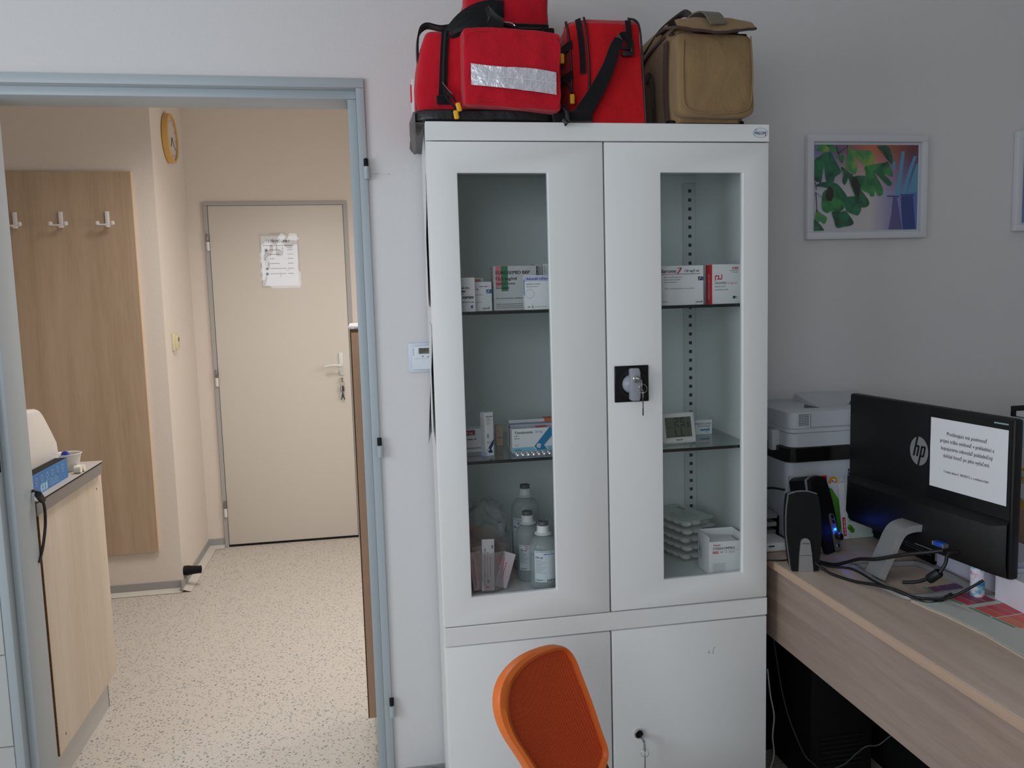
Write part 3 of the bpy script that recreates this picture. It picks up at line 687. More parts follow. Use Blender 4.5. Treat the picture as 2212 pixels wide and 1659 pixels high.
tag(m.build('taped_sheet'), 'lower white sheet with curling edge on the cabinet side, near the wall thermostat', 'paper', 'papers on the cabinet side')

# ================================================================== things in the cabinet
PR = {n: mat('print_' + n, c, 0.6) for n, c in dict(red=(206, 34, 44), dred=(150, 22, 40), teal=(0, 128, 176), lteal=(124, 190, 210), navy=(24, 24, 100), green=(40, 120, 84), lav=(188, 190, 222), orange=(226, 110, 56), bright=(232, 60, 44), dgreen=(20, 90, 80), pink=(214, 120, 130), blue=(46, 100, 170), cyan=(60, 160, 196)).items()}
GREYC = mat('grey_card', (196, 196, 196), 0.6)
def carton(label, x, y, z, w_, d_, h_, rz, marks, base=CARD, cat='box', tex=None, name='medicine_carton', group=None):
    """x, y: front left bottom corner; marks(front face, left face)"""
    m = MB(); m.box((0, 0, 0), (w_, d_, h_), base, 0.0008, 1)
    F = Face(m, (0, 0, 0), (1, 0, 0), (0, 0, 1), 0.0003); G = Face(m, (0, d_, 0), (0, -1, 0), (0, 0, 1), 0.0003)
    marks(F, G)
    o = m.build(name, loc=(x, y, z), rz=rz); tag(o, label, cat, group); return o
Z1, Z2, Z3 = 1.3862, 1.0432, 0.7122
def mk(F, G):
    F.text('alceks', 0.016, 0.052, 0.008, INK, bold=True); F.dashes(0.012, 0.045, 0.014, 0.003, INK); F.dashes(0.012, 0.04, 0.01, 0.002, INKG)
    F.rect(0.018, 0.030, 0.026, 0.005, INK); F.text('20 mg/1 ml', 0.019, 0.031, 0.0045, CARD, w=0.024, k=2); F.dashes(0.0, 0.021, 0.045, 0.0015, INK, 3); F.rect(0.037, 0.0085, 0.005, 0.0055, PR['navy']); F.dashes(0.034, 0.005, 0.01, 0.001, INKG)
carton('narrow white carton with a black dose strip, leftmost on the upper glass shelf', 0.056, 0.050, Z1, 0.048, 0.03, 0.078, R(2), mk)
def mk(F, G):
    F.text('gin', 0.004, 0.054, 0.012, INKG); F.dashes(0.028, 0.056, 0.022, 0.002, INKG); F.dashes(0.006, 0.049, 0.02, 0.003, INKG); F.rect(0.044, 0.041, 0.013, 0.009, PR['blue']); F.poly([(.046, .043), (.048, .043), (.052, .048), (.050, .048)], CARD, 2)
    F.dashes(0.006, 0.037, 0.03, 0.0014, INKG, 5); F.dashes(0.006, 0.02, 0.028, 0.0014, INKG, 6); F.text('sanofi', 0.034, 0.004, 0.0075, INK, bold=True)
carton('white carton with a blue corner mark, left of the large grey carton', 0.0905, 0.085, Z1, 0.057, 0.03, 0.068, 0, mk)
def mk(F, G): 
    for i in range(5): F.rect(0.052 + i * 0.0027, 0.067, 0.0018, 0.008, PR['red'])
    F.text('/3 ml', 0.05, 0.058, 0.006, INK, bold=True)
carton('carton with red bars on its corner, behind the two left cartons of the upper shelf', 0.062, 0.12, Z1, 0.072, 0.03, 0.078, 0, mk, GREYC)
def mk(F, G):
    F.rect(0.006, 0.055, 0.013, 0.0485, PR['pink']); F.rect(0.019, 0.045, 0.016, 0.0585, PR['green'])
    F.text('FUROSEMID BBP', 0.006, 0.0845, 0.011, INK, w=0.082, bold=True, k=2); F.text('12,5 mg/ml', 0.006, 0.071, 0.010, INK, w=0.050, bold=True, k=2)
    F.text('injekčný roztok', 0.006, 0.0605, 0.0065, INK, w=0.046, bold=True, k=2); F.text('furosemid', 0.006, 0.0505, 0.0065, INK, w=0.031, bold=True, k=2)
    F.ring(0.071, 0.041, 0.002, 0.0004, INKG); F.text('Na intravenóznu aplikáciu a i.v. inf.', 0.006, 0.027, 0.0042, INK, w=0.088, bold=True)
    for i in range(3): F.dashes(0.006, 0.014 - i * 0.0045, 0.066, 0.0012, INK, 40 + i)
carton('large grey carton with red and green blocks behind bold lettering on the upper shelf', 0.1535, 0.095, Z1, 0.104, 0.045, 0.104, 0, mk, GREYC)
def mk(F, G):
    F.rect(0.0, 0.0655, 0.062, 0.0125, PR['lav']); F.text('Adrenalin Léčiva', 0.004, 0.069, 0.0075, PR['navy'], w=0.050, bold=True, k=2); F.text('injekčný roztok', 0.004, 0.058, 0.005, INK, w=0.033); F.dashes(0.004, 0.053, 0.028, 0.0012, INKG)
    F.ring(0.012, 0.037, 0.0105, 0.0005, INKG); F.text('5', 0.016, 0.004, 0.009, INK, bold=True); F.rect(0.006, 0.006, 0.007, 0.0015, INK); F.dashes(0.023, 0.006, 0.028, 0.001, INKG)
    G.rect(0.010, 0.034, 0.012, 0.036, PR['cyan'])
carton('white carton with a lavender title strip on the upper shelf beside the grey carton', 0.2190, 0.050, Z1, 0.066, 0.022, 0.0795, R(-1), mk)
def mk(F, G):
    for i in range(9):
        F.rect(0.004, 0.02 + i * 0.009, 0.002, 0.004, CARD); F.rect(0.017, 0.02 + i * 0.009, 0.002, 0.004, CARD)
    F.disc(0.036, 0.088, 0.002, INK)
for (x, lab) in ((0.261, 'left'), (0.279, 'right')):
    m = MB(); m.box((0, 0, 0), (0.017 if lab == 'left' else 0.05, 0.05, 0.108), GREYC if lab == 'left' else CARD, 0.0008, 1)
    F = Face(m, (0, 0, 0), (1, 0, 0), (0, 0, 1), 0.0003)
    for i in range(10): F.rect(0.003, 0.012 + i * 0.0095, 0.002, 0.005, DARKG if lab == 'left' else GREYC)
    m.rows = 1
    o = m.build('medicine_carton', loc=(x, 0.125, Z1)); tag(o, {'left': 'narrow grey carton with dotted edge behind the lavender-striped carton', 'right': 'tall white carton at the inner end behind the lavender-striped carton'}[lab], 'box')
def mk(F, G):
    F.text('Cordarone', 0.0, 0.0775, 0.0125, INK, w=0.065, bold=True); F.rect(0.0, 0.0735, 0.068, 0.0012, PR['red']); F.rect(0.068, 0.0735, 0.058, 0.0012, PR['navy'])
    F.poly([(.067, .0735), (.071, .077), (.078, .088), (.076, .088), (.069, .079), (.065, .074)], PR['red'], 2); F.poly([(.071, .0745), (.0795, .088), (.0775, .0895), (.068, .0885), (.068, .087), (.0765, .0875)], PR['red'], 2)
    F.text('150 mg/3 ml', 0.086, 0.0785, 0.0085, INK, w=0.036, bold=True)
    F.rect(0.120, 0.058, 0.009, 0.0092, INK); F.rect(0.129, 0.058, 0.005, 0.0092, PR['blue']); F.poly([(.1215, .060), (.1235, .060), (.1275, .066), (.1255, .066)], CARD, 2)
    for i, (y, l) in enumerate(((.066, .045), (.060, .040), (.054, .03))): F.dashes(0.035, y, l, 0.0015, INKG, 50 + i)
    F.text('Na intravenózne použitie', 0.036, 0.038, 0.006, INKG, w=0.075); F.text('sanofi', 0.1135, 0.005, 0.0075, INK, w=0.0175, bold=True); F.dashes(0.03, 0.008, 0.014, 0.0014, INKG)
carton('wide white carton with a red and blue underlined title on the upper shelf', 0.5235, 0.05, Z1, 0.134, 0.05, 0.094, 0, mk)
def mk(F, G):
    for i in range(6): F.rect(0.052 + i * 0.0028, 0.082, 0.0019, 0.006, PR['red'] if i > 2 else PR['pink'])
    F.dashes(0.046, 0.0785, 0.022, 0.0014, INKG); F.dashes(0.054, 0.0745, 0.014, 0.0014, INKG)
    r_ = PR['red']; F.rect(0.007, 0.056, 0.0025, 0.012, r_); F.rect(0.007, 0.066, 0.011, 0.0025, r_); F.rect(0.0125, 0.0585, 0.0125, 0.0025, r_); F.rect(0.0235, 0.0585, 0.0025, 0.0125, r_); F.rect(0.0155, 0.0585, 0.0025, 0.010, r_)
    F.text('DEXAMED', 0.007, 0.0475, 0.0078, INK, w=0.031); F.text('8 mg/2 ml', 0.0405, 0.0475, 0.0065, r_, w=0.024); F.text('injekčný roztok', 0.007, 0.0405, 0.005, INK, w=0.028); F.text('dexamethasone-fosfát', 0.007, 0.033, 0.0045, INK, w=0.035)
    F.rect(0.054, 0.012, 0.0065, 0.0065, PR['dgreen']); F.text('MC', 0.056, 0.0125, 0.008, PR['dgreen'], w=0.010, k=2, bold=True)
    G.rect(0.0, 0.0, 0.034, 0.0945, PR['red']); G.text('MEDOCHEMIE', 0.02, 0.012, 0.008, CARD, w=0.06, rot=PI / 2, k=2)
carton('white carton with a red side and red logo, rightmost on the upper shelf', 0.6775, 0.045, Z1, 0.074, 0.034, 0.0948, R(3), mk)

# middle shelf
def mk(F, G): F.rect(0, 0.042, 0.03, 0.0125, PR['dred']); F.text('100 mg', 0.002, 0.0455, 0.0075, CARD, w=0.022, bold=True, k=2); F.dashes(0, 0.0305, 0.034, 0.003, INKG, 8); F.rect(0, 0.008, 0.05, 0.004, GREYV)
carton('white carton with a dark red dose block at the left end of the middle shelf', 0.074, 0.135, Z2, 0.06, 0.04, 0.058, R(4), mk)
def mk(F, G):
    F.text('Nitromint', 0.003, 0.0925, 0.006, INK, w=0.019, bold=True); F.text('8 mg/g', 0.003, 0.088, 0.0038, INK); F.dashes(0.003, 0.0845, 0.016, 0.001, INKG); F.dashes(0.003, 0.0805, 0.01, 0.001, INKG); F.dashes(0.003, 0.0765, 0.012, 0.001, INKG)
    F.disc(0.007, 0.048, 0.003, GREYV, 0.006); F.dashes(0.004, 0.033, 0.01, 0.0012, INK); F.dashes(0.004, 0.03, 0.012, 0.001, INKG)
    n_ = PR['navy']; F.poly([(.004, .0145), (.0225, .040), (.0225, .027), (.015, .0165), (.0205, .0075), (.010, .0065)], n_); F.rect(0.0, 0.0, 0.023, 0.0012, PR['lav']); F.disc(0.008, 0.0155, 0.0026, CARD, k=2); F.rect(0.0, 0.0, 0.004, 0.010, PR['lav'])
    for i in range(19): G.dashes(0.003, 0.088 - i * 0.0042, 0.010 + (i * 7 % 5) * 0.0014, 0.0009, INKG, i)
    G.rect(0, 0, 0.0225, 0.010, PR['lav'])
carton('tall narrow white carton with a navy arrow on the middle shelf', 0.1200, 0.074, Z2, 0.0235, 0.0215, 0.1045, R(24), mk)
carton('small peach carton standing at the back of the middle shelf', 0.165, 0.20, Z2, 0.018, 0.018, 0.052, 0, lambda F, G: F.dashes(0.006, 0.02, 0.01, 0.003, INKG), mat('peach_card', (206, 178, 160), 0.7))
def mk(F, G): G.rect(0.006, 0.006, 0.016, 0.052, PR['navy']); 
carton('pale carton with a navy end behind the blue arrow carton on the middle shelf', 0.190, 0.128, Z2, 0.128, 0.026, 0.0635, 0, mk, mat('lavender_card', (178, 178, 198), 0.6))
m = MB(); m.box((0.0, 0, 0), (0.13, 0.03, 0.070), CARD, 0.0008, 1); m.box((0.09, -0.0002, 0.0), (0.116, 0.0302, 0.0702), PR['orange']); o = m.build('medicine_carton', loc=(0.192, 0.160, Z2)); tag(o, 'rearmost white carton with an orange patch on the middle shelf', 'box')
def mk(F, G):
    F.text('Tensiomin', 0.0055, 0.0455, 0.0095, INK, w=0.046, bold=True); F.text('25 mg', 0.057, 0.0465, 0.0075, PR['blue'], w=0.018)
    F.dashes(0.0055, 0.0395, 0.011, 0.0018, INKG); F.dashes(0.0055, 0.0335, 0.013, 0.0018, INKG); F.disc(0.010, 0.021, 0.0045, GREYV); F.disc(0.0095, 0.0225, 0.0042, CARD, k=2)
    F.rect(0, 0.002, 0.12, 0.0105, PR['lteal']); F.text('30 tabliet', 0.006, 0.005, 0.005, PR['navy'], w=0.017, bold=True, k=2)
    F.poly([(.089, .0575), (.120, .0575), (.120, .0555), (.081, .0155), (.090, .0045), (.0585, .0045), (.051, .0135)], CARD, 2)
    F.poly([(.092, .0575), (.118, .0575), (.0785, .0155), (.0868, .0045), (.061, .0045), (.054, .0135)], PR['teal'], 3)
    F.disc(0.0655, 0.0145, 0.0055, CARD, k=4); F.text('EGIS', 0.063, 0.0125, 0.0045, PR['teal'], w=0.013, bold=True, k=5)
o = carton('white carton with a broad blue arrow on the middle shelf', 0.1875, 0.094, Z2, 0.12, 0.028, 0.058, R(2), mk)
m = MB(); m.box((0.062, 0.006, 0.0585), (0.09, 0.024, 0.0592), PR['bright']); m.build('red_patch', o)
# blister strip in front
bl = thing('blister_strip', 'silver blister strip lying before the blue arrow carton', 'pills', (0.185, 0.045, Z2 + 0.0005))
m = MB(); m.box((0, 0, 0), (0.12, 0.035, 0.0012), mat('foil', (190, 190, 192), 0.25, 0.9, bump=(250, 0.6))); m.build('foil', bl)
m = MB()
for i in range(9):
    for j in range(2): m.lathe([(0.005, 0), (0.0048, 0.003), (0.003, 0.0052), (0.0003, 0.0058)], mat('blister_clear', (206, 206, 208), 0.08, 0.6), 14, mx=mv(0.009 + i * 0.0128, 0.009 + j * 0.017, 0.0012), cap=False)
m.build('blister', bl)

# thermo-hygrometer
th = thing('thermometer', 'white digital thermometer with a grey display leaning on the middle shelf', 'thermometer', (0.651, 0.085, Z2 + 0.001), R(4)); th.scale = (1.16, 1.16, 1.16)
tl = rot('X', R(-12))
m = MB(); m.box((-0.08, -0.006, 0), (0.0, 0.006, 0.0665), WHITE, 0.005, 3, mx=tl); F = Face(m, tl @ V((-0.08, -0.0062, 0)), tl.to_3x3() @ V((1, 0, 0)), tl.to_3x3() @ V((0, 0, 1)), 0.0003)
F.text('beurer', 0.040, 0.0060, 0.0062, INK, w=0.0155, bold=True, align='c'); m.build('housing', th)
m = MB(); F = Face(m, tl @ V((-0.08, -0.0062, 0)), tl.to_3x3() @ V((1, 0, 0)), tl.to_3x3() @ V((0, 0, 1)), 0.0003)
LCD = mat('lcd_grey', (96, 100, 84), 0.25); F.rect(0.010, 0.013, 0.060, 0.043, LCD); F.rect(0.010, 0.0345, 0.060, 0.0008, INK, 2)
def seg7(F, x, y, w_, h_, t_, segs, m_, k):
    S = dict(a=(0, h_ - t_, w_, t_), g=(0, (h_ - t_) / 2, w_, t_), d=(0, 0, w_, t_), f=(0, h_ / 2, t_, h_ / 2), e=(0, 0, t_, h_ / 2), b=(w_ - t_, h_ / 2, t_, h_ / 2), c=(w_ - t_, 0, t_, h_ / 2))
    for s in segs: a = S[s]; F.rect(x + a[0], y + a[1], a[2], a[3], m_, k)
seg7(F, 0.031, 0.0375, 0.0095, 0.0165, 0.002, 'abged', INK, 2); seg7(F, 0.0445, 0.0375, 0.0095, 0.0165, 0.002, 'afgcd', INK, 2); seg7(F, 0.0605, 0.0365, 0.006, 0.010, 0.0012, 'afgecd', INK, 2)
seg7(F, 0.031, 0.0155, 0.0085, 0.0165, 0.002, 'fed', INK, 2); seg7(F, 0.0445, 0.0155, 0.0085, 0.0165, 0.002, 'fed', INK, 2); F.text('%', 0.060, 0.017, 0.008, INK, k=2); F.dashes(0.061, 0.05, 0.006, 0.0012, INK, k=2)
m.build('display', th)
def mk(F, G):
    F.text('MESOCAIN', 0.0, 0.0265, 0.0068, INK, w=0.043); F.text('2% urethrálny gél', 0.008, 0.021, 0.0045, INK, w=0.033, bold=True); F.text('20 g', 0.034, 0.0165, 0.004, INK, w=0.0065)
    F.rect(0.014, 0.0105, 0.0265, 0.004, PR['teal']); F.rect(0.014, 0.0083, 0.0265, 0.0015, PR['lav']); F.dashes(0.029, 0.005, 0.0105, 0.001, INK)
carton('small white carton with a teal stripe on the middle shelf behind the thermometer', 0.693, 0.19, Z2, 0.047, 0.03, 0.0345 + 0.004, 0, mk)

# bottles on the cabinet floor
PLB = mat('bottle_plastic', (196, 204, 206), 0.18, trans=0.62); LIQ = mat('liquid', (176, 200, 206), 0.05, trans=0.75); LABEL = mat('bottle_label', (206, 216, 222), 0.5)
RUB = mat('grey_stopper', (84, 88, 92), 0.5)
def bottle(label, x, y, r_, h_, fill, lw, lz0, lz1, la, txt, tcol):
    b = thing('infusion_bottle', label, 'bottle', (x, y, Z3 + 0.001), 0, 'infusion bottles on the cabinet floor')
    m = MB(); nk = h_ - r_ * 0.55
    m.lathe([(0.0005, 0.002), (r_ * 0.85, 0.0), (r_ * 0.97, 0.006), (r_, 0.016), (r_, nk - r_ * 0.75), (r_ * 0.93, nk - r_ * 0.45), (r_ * 0.7, nk - r_ * 0.15), (0.0125, nk), (0.0125, nk + 0.01)], PLB, 40, cap=False); m.build('bottle_body', b)
    m = MB(); m.lathe([(0.0005, 0.0035), (r_ * 0.82, 0.003), (r_ * 0.95, 0.008), (r_ * 0.965, 0.018), (r_ * 0.965, fill), (0.0005, fill)], LIQ, 36, cap=False); m.build('liquid', b)
    m = MB(); m.lathe([(0.0125, nk + 0.001), (0.021, nk + 0.003), (0.0215, nk + 0.005), (0.016, nk + 0.008), (0.0150, nk + 0.022), (0.0145, nk + 0.024), (0.0005, nk + 0.024)], WHITE, 32, cap=False); m.build('neck_collar', b)
    m = MB(); m.lathe([(0.012, nk + 0.024), (0.0125, nk + 0.026), (0.0125, nk + 0.032), (0.0118, nk + 0.033), (0.010, nk + 0.0315), (0.0005, nk + 0.0315)], RUB, 28, cap=False)
    for i in range(6): m.box((0.009, -0.003, nk + 0.031), (0.0122, 0.003, nk + 0.0335), RUB, mx=rot('Z', i * PI / 3))
    m.build('stopper', b)
    # curved label
    m = MB(); n1 = 14; rl = r_ + 0.0006
    a0 = la - lw / 2 / r_; a1 = la + lw / 2 / r_
    def q(s, z, e=0): a = a0 + (a1 - a0) * s; return V(((rl + e) * math.cos(a), (rl + e) * math.sin(a), z))
    m.add([q(i / n1, z) for z in (lz0, lz1) for i in range(n1 + 1)], [(i, i + 1, n1 + 2 + i, n1 + 1 + i) for i in range(n1)], LABEL, True)
    class CF_(Face):
        def __init__(s): s.mb = m; s.e = 0.0003; s.k = 1
        def P(s, x_, y_, k=None): return q(x_ / lw, lz0 + y_, 0.0003 * (k or 1))
    F = CF_(); H_ = lz1 - lz0
    if txt: F.text(txt, 0.35 * lw if len(txt) > 3 else lw * 0.42, H_ * 0.84, 0.011, tcol, bold=True, w=0.026 if len(txt) > 3 else None)
    else: F.dashes(0.45 * lw, H_ * 0.88, lw * 0.5, 0.002, tcol, 77)
    F.text('500 ml' if h_ > 0.17 else '250 ml', 0.05 * lw, H_ * 0.76, 0.007, INK, w=0.018, bold=True)
    for i in range(10): F.dashes(0.06 * lw, H_ * (0.70 - i * 0.045), lw * (0.3 + 0.06 * (i * 3 % 4)), 0.0009, INKG, 60 + i)
    F.dashes(0.06 * lw, H_ * 0.955, lw * 0.8, 0.0012, INKG, 9)
    F.text('B. BRAUN', 0.06 * lw, H_ * 0.045, 0.0045, INK, w=0.017, bold=True)
    if h_ < 0.165 and r_ > 0.033:
        for i in range(8): F.rect(lw * 0.58 + i * 0.0032, 0.001, 0.0012 + 0.0008 * (i % 2), 0.006, INK)
    m.build('label', b)
bottle('tallest clear infusion bottle with blue lettering, behind the two smaller bottles', 0.240, 0.225, 0.037, 0.208, 0.095, 0.052, 0.03, 0.140, R(-120), 'NaCl', PR['blue'])
bottle('middle clear infusion bottle with a red letter on its label', 0.228, 0.140, 0.029, 0.156, 0.072, 0.040, 0.03, 0.094, R(-108), 'G', PR['red'])
bottle('front clear infusion bottle with a barcoded label at the right edge of the left pane', 0.253, 0.070, 0.0350, 0.150, 0.080, 0.052, 0.024, 0.100, R(-98), '', PR['blue'])

# tub of packed syringes
tb = thing('plastic_tub', 'round clear plastic tub full of packed syringes on the cabinet floor', 'tub', (0.121, 0.108, Z3 + 0.001), 0)
TUB = mat('tub_clear', (206, 204, 204), 0.15, trans=0.72)
m = MB(); m.lathe([(0.0005, 0.001), (0.044, 0.0), (0.0465, 0.004), (0.049, 0.095), (0.0505, 0.097), (0.0500, 0.099), (0.0478, 0.096), (0.045, 0.004), (0.0005, 0.003)], TUB, 40, cap=False); m.build('tub_wall', tb)
PINKP = mat('pouch_pale', (206, 196, 202), 0.45, trans=0.12); BAGP = mat('pouch_clear', (198, 206, 206), 0.2, trans=0.7)
def pouch(label, x, y, z, w_, h_, rz, tilt, lean, col, pr_, seed, group='packed syringes in the tub'):
    m = MB(); mx = mv(x, y, z) @ rot('Z', rz) @ rot('Y', lean) @ rot('X', tilt)
    n1, n2 = 4, 10; rr = random.Random(seed)
    for sgn in (-1, 1):
        vs = []
        for j in range(n2 + 1):
            for i in range(n1 + 1):
                u = i / n1 - 0.5; v = j / n2
                bl_ = math.cos(u * PI) * math.sin(min(1, v * 1.02) * PI) * 0.0035 + 0.0003
                vs.append((u * w_, sgn * bl_, v * h_))
        m.add(vs, [(j * (n1 + 1) + i, j * (n1 + 1) + i + 1, (j + 1) * (n1 + 1) + i + 1, (j + 1) * (n1 + 1) + i) for j in range(n2) for i in range(n1)], col, True, mx)
    F = Face(m, mx @ V((-w_ / 2, -0.0042, 0)), mx.to_3x3() @ V((1, 0, 0)), mx.to_3x3() @ V((0, 0, 1)), 0.0003)
    for i, c in enumerate(pr_): F.dashes(w_ * (0.2 + 0.22 * i), h_ * 0.12 + 0.01 * i, h_ * 0.72 - 0.02 * i, 0.0017, c, seed + i, rot=True)
    return m, F
m, F = pouch('', 0.114, 0.066, Z3 + 0.006, 0.030, 0.124, 0, R(-4), R(2), CARD, [INKG, INKG, INKG], 5)
F.text('BD', 0.0225, 0.110, 0.0060, INK, w=0.008, rot=-PI / 2, k=3, bold=True); F.ring(0.0065, 0.040, 0.002, 0.0005, INK, 3); F.rect(0.012, 0.02, 0.005, 0.007, INKG, 3); F.poly([(.006, .008), (.018, .0095), (.018, .0108), (.008, .0105)], PR['red'], 3)
tag(m.build('syringe_pack'), 'white syringe pack standing upright at the front of the clear tub', 'medical pack', 'packed syringes in the tub')
for (x, y, rz, tl_, ln, c, pp, sd, h_, lab) in ((0.094, 0.072, 0.25, -0.06, -0.08, PINKP, [INKG, PR['pink']], 11, 0.094, 'pale pouch with brown print at the left wall of the clear tub'),
     (0.146, 0.078, -0.35, -0.05, 0.28, PINKP, [PR['pink'], PR['red']], 17, 0.088, 'pink-lettered pouch leaning right in the clear tub'),
     (0.105, 0.11, 0.1, 0.06, -0.1, PINKP, [PR['pink'], INKG], 23, 0.098, 'pale pouch in the middle of the clear tub')):
    m, F = pouch('', x, y, Z3 + 0.008, 0.030, h_, rz, tl_, ln, c, pp, sd)
    tag(m.build('syringe_pack'), lab, 'medical pack', 'packed syringes in the tub')
m = MB(); m.lathe([(0.006, 0), (0.007, 0.01), (0.0065, 0.016), (0.0005, 0.017)], mat('red_plastic', (200, 30, 44), 0.35), 16, mx=mv(0.150, 0.098, Z3 + 0.058), cap=False); m.lathe([(0.0035, -0.05), (0.0035, 0)], WHITE, 12, mx=mv(0.150, 0.098, Z3 + 0.058)); tag(m.build('syringe'), 'syringe with a red cap standing in the clear tub', 'syringe')
# clear bag of masks rising behind the tub
m = MB()
def fb(q_, p):
    r_ = p + V((0.016 * noise.noise(p * 45), 0.016 * noise.noise(p * 45 + V((9, 0, 0))), 0.026 * noise.noise(p * 30))); r_.z = max(r_.z, Z3 + 0.002); return r_
m.soft((0.075, 0.17, Z3 + 0.003), (0.190, 0.25, Z3 + 0.190), BAGP, 16, 6, lambda q_, p: fb(q_, V((0.1325 + (p.x - 0.1325) * (1 - 0.35 * max(0, q_.z)), p.y, p.z))))
cbag = m.build('plastic_bag'); tag(cbag, 'crumpled clear plastic bag with tubing standing behind the tub in the cabinet', 'bag')
m = MB(); m.tube([(0.100 + 0.034 * math.cos(a) + 0.03, 0.215 + 0.01 * math.sin(2 * a), Z3 + 0.105 + 0.022 * math.sin(a)) for a in [i * PI / 5 for i in range(10)]], 0.0022, mat('tubing', (150, 158, 160), 0.3), 8, True, 4); m.build('tubing', cbag)

# stack of trays with cotton balls (right)
TRAYM = mat('tray_clear', (206, 214, 212), 0.2, trans=0.72); LIDM = mat('tray_lid', (202, 208, 206), 0.35, trans=0.12)
def tray(i):
    z = Z3 + 0.002 + i * 0.0222; t_ = thing('dressing_tray', ('bottom', 'second from bottom', 'middle', 'second from top', 'topmost')[i] + ' sealed dressing tray of the stack behind the gauze carton', 'tray', (0.668 + 0.003 * (i % 2), 0.240, z), R(16), 'stacked dressing trays')
    m = MB(); w_, l_ = 0.105, 0.17
    pl = []
    for cx, cy, a0 in ((w_ / 2 - 0.015, l_ / 2 - 0.015, 0), (-w_ / 2 + 0.015, l_ / 2 - 0.015, 90), (-w_ / 2 + 0.015, -l_ / 2 + 0.015, 180), (w_ / 2 - 0.015, -l_ / 2 + 0.015, 270)):
        for s in range(5): a = R(a0 + s * 22.5); pl.append((cx + 0.015 * math.cos(a), cy + 0.015 * math.sin(a)))
    m.prism(pl, 0.0200, 0.0212, LIDM, 'xy'); 
    F = Face(m, (-w_ / 2, -l_ / 2, 0.0212), (1, 0, 0), (0, 1, 0), 0.0002)
    if i == 4:
        for k_ in range(6): F.dashes(0.012 + 0.012 * k_, 0.03, 0.05 + 0.01 * (k_ % 3), 0.0022, INKG, k_, rot=True)
        F.rect(0.078, 0.10, 0.009, 0.035, INKG)
    m.build('lid_film', t_)
    m = MB(); m.box((-w_ / 2 + 0.010, -l_ / 2 + 0.008, 0.0), (w_ / 2 - 0.010, l_ / 2 - 0.008, 0.0195), TRAYM, 0.007, 3); m.build('tray_shell', t_)
    rr = random.Random(i)
    m = MB()
    for ax in range(2):
        for ay in range(5):
            bm = bmesh.new(); bmesh.ops.create_uvsphere(bm, u_segments=16, v_segments=10, radius=1)
            m.addbm(bm, mat('cotton_white', (226, 228, 224), 0.85), True, mv(-0.028 + ax * 0.030, -0.062 + ay * 0.031 + rr.uniform(-.002, .002), 0.0105) @ Matrix.Diagonal((0.0148, 0.0152, 0.0088, 1)))
    m.build('cotton_swabs', t_)
    if i in (0, 1, 2, 3):
        m = MB(); m.box((0.019, -0.06, 0.003), (0.041, 0.03, 0.015), mat('tweezer_dark', (52, 54, 56), 0.5) if i != 4 else TRAYM, 0.004, 2); m.build('tool', t_)
for i in range(5): tray(i)
def mk(F, G):
    F.text('+', 0.010, 0.0745, 0.008, PR['dgreen'], bold=True); F.text('batist', 0.0145, 0.0745, 0.0075, PR['red'], w=0.0155, bold=True)
    F.text('STERILKOMPRES', 0.0095, 0.0655, 0.0085, PR['dgreen'], w=0.057, bold=True); F.rect(0.0095, 0.0625, 0.075, 0.0004, INKG)
    F.rect(0.0095, 0.0555, 0.0145, 0.0055, PR['red']); F.dashes(0.011, 0.0575, 0.012, 0.0014, CARD, k=2); F.dashes(0.028, 0.058, 0.008, 0.0018, INKG); F.ring(0.044, 0.0585, 0.002, 0.0007, INKG); F.text('25 x 2', 0.052, 0.0565, 0.0065, INK, w=0.0145)
    for i in range(9): F.dashes(0.0095, 0.029 - i * 0.0037, 0.034 - 0.002 * (i % 3), 0.001, INKG, 80 + i)
    for i in range(4): G.dashes(0.008 + 0.006 * i, 0.028, 0.045 - 0.004 * i, 0.002, INKG, i, rot=True)
    G.rect(0.006, 0.045, 0.012, 0.01, PR['lteal'])
kb = thing('gauze_carton', 'open white carton of gauze compresses at the right of the cabinet floor', 'box', (0.666, 0.042, Z3 + 0.001), R(-3))
m = MB(); w_, d_, h_ = 0.092, 0.078, 0.098; t_ = 0.0012
m.box((0, 0, 0), (w_, t_, h_ - 0.012), CARD); m.box((0, t_, 0), (t_, d_, h_), CARD); m.box((w_ - t_, t_, 0), (w_, d_, h_), CARD); m.box((t_, d_ - t_, 0), (w_ - t_, d_, h_), CARD); m.box((t_, t_, 0), (w_ - t_, d_ - t_, t_), CARD)
mk(Face(m, (0, 0, 0), (1, 0, 0), (0, 0, 1), 0.0003), Face(m, (0, d_, 0), (0, -1, 0), (0, 0, 1), 0.0003)); m.build('carton_body', kb)
m = MB(); m.box((0.004, 0.012, 0.004), (w_ - 0.012, d_ - 0.008, h_ - 0.016), PAPER, 0.003); m.build('gauze_packs', kb)

# ================================================================== bags on the cabinet
ZT = HC
# ---- big red bag
BG = thing('emergency_bag', 'large red emergency bag with a reflective front pocket on the left of the cabinet top', 'bag', (0, 0, ZT))
def fab(amp, f, off):
    def g(q_, p):
        r_ = p + V((amp * noise.noise(p * f + V((off, 0, 0))), amp * noise.noise(p * f + V((0, off, 3))), amp * 0.6 * noise.noise(p * f + V((5, 2, off)))))
        r_.z = max(r_.z, 0.0015); return r_
    return g
def big(q_, p):
    t_ = (p.z - 0.02) / 0.165
    p = V(p); 
    if q_.x < 0: p.x += 0.018 * max(0, t_) ** 1.3 * (-q_.x)
    p.x -= 0.010 * math.sin(max(0, min(1, t_)) * PI) * (1 if q_.x < 0 else 0) * abs(q_.x)
    return fab(0.004, 16, 1)(q_, p)
m = MB(); m.soft((-0.012, 0.018, 0.018), (0.292, 0.435, 0.199), REDF, 26, 18, big); body = m.build('body', BG)
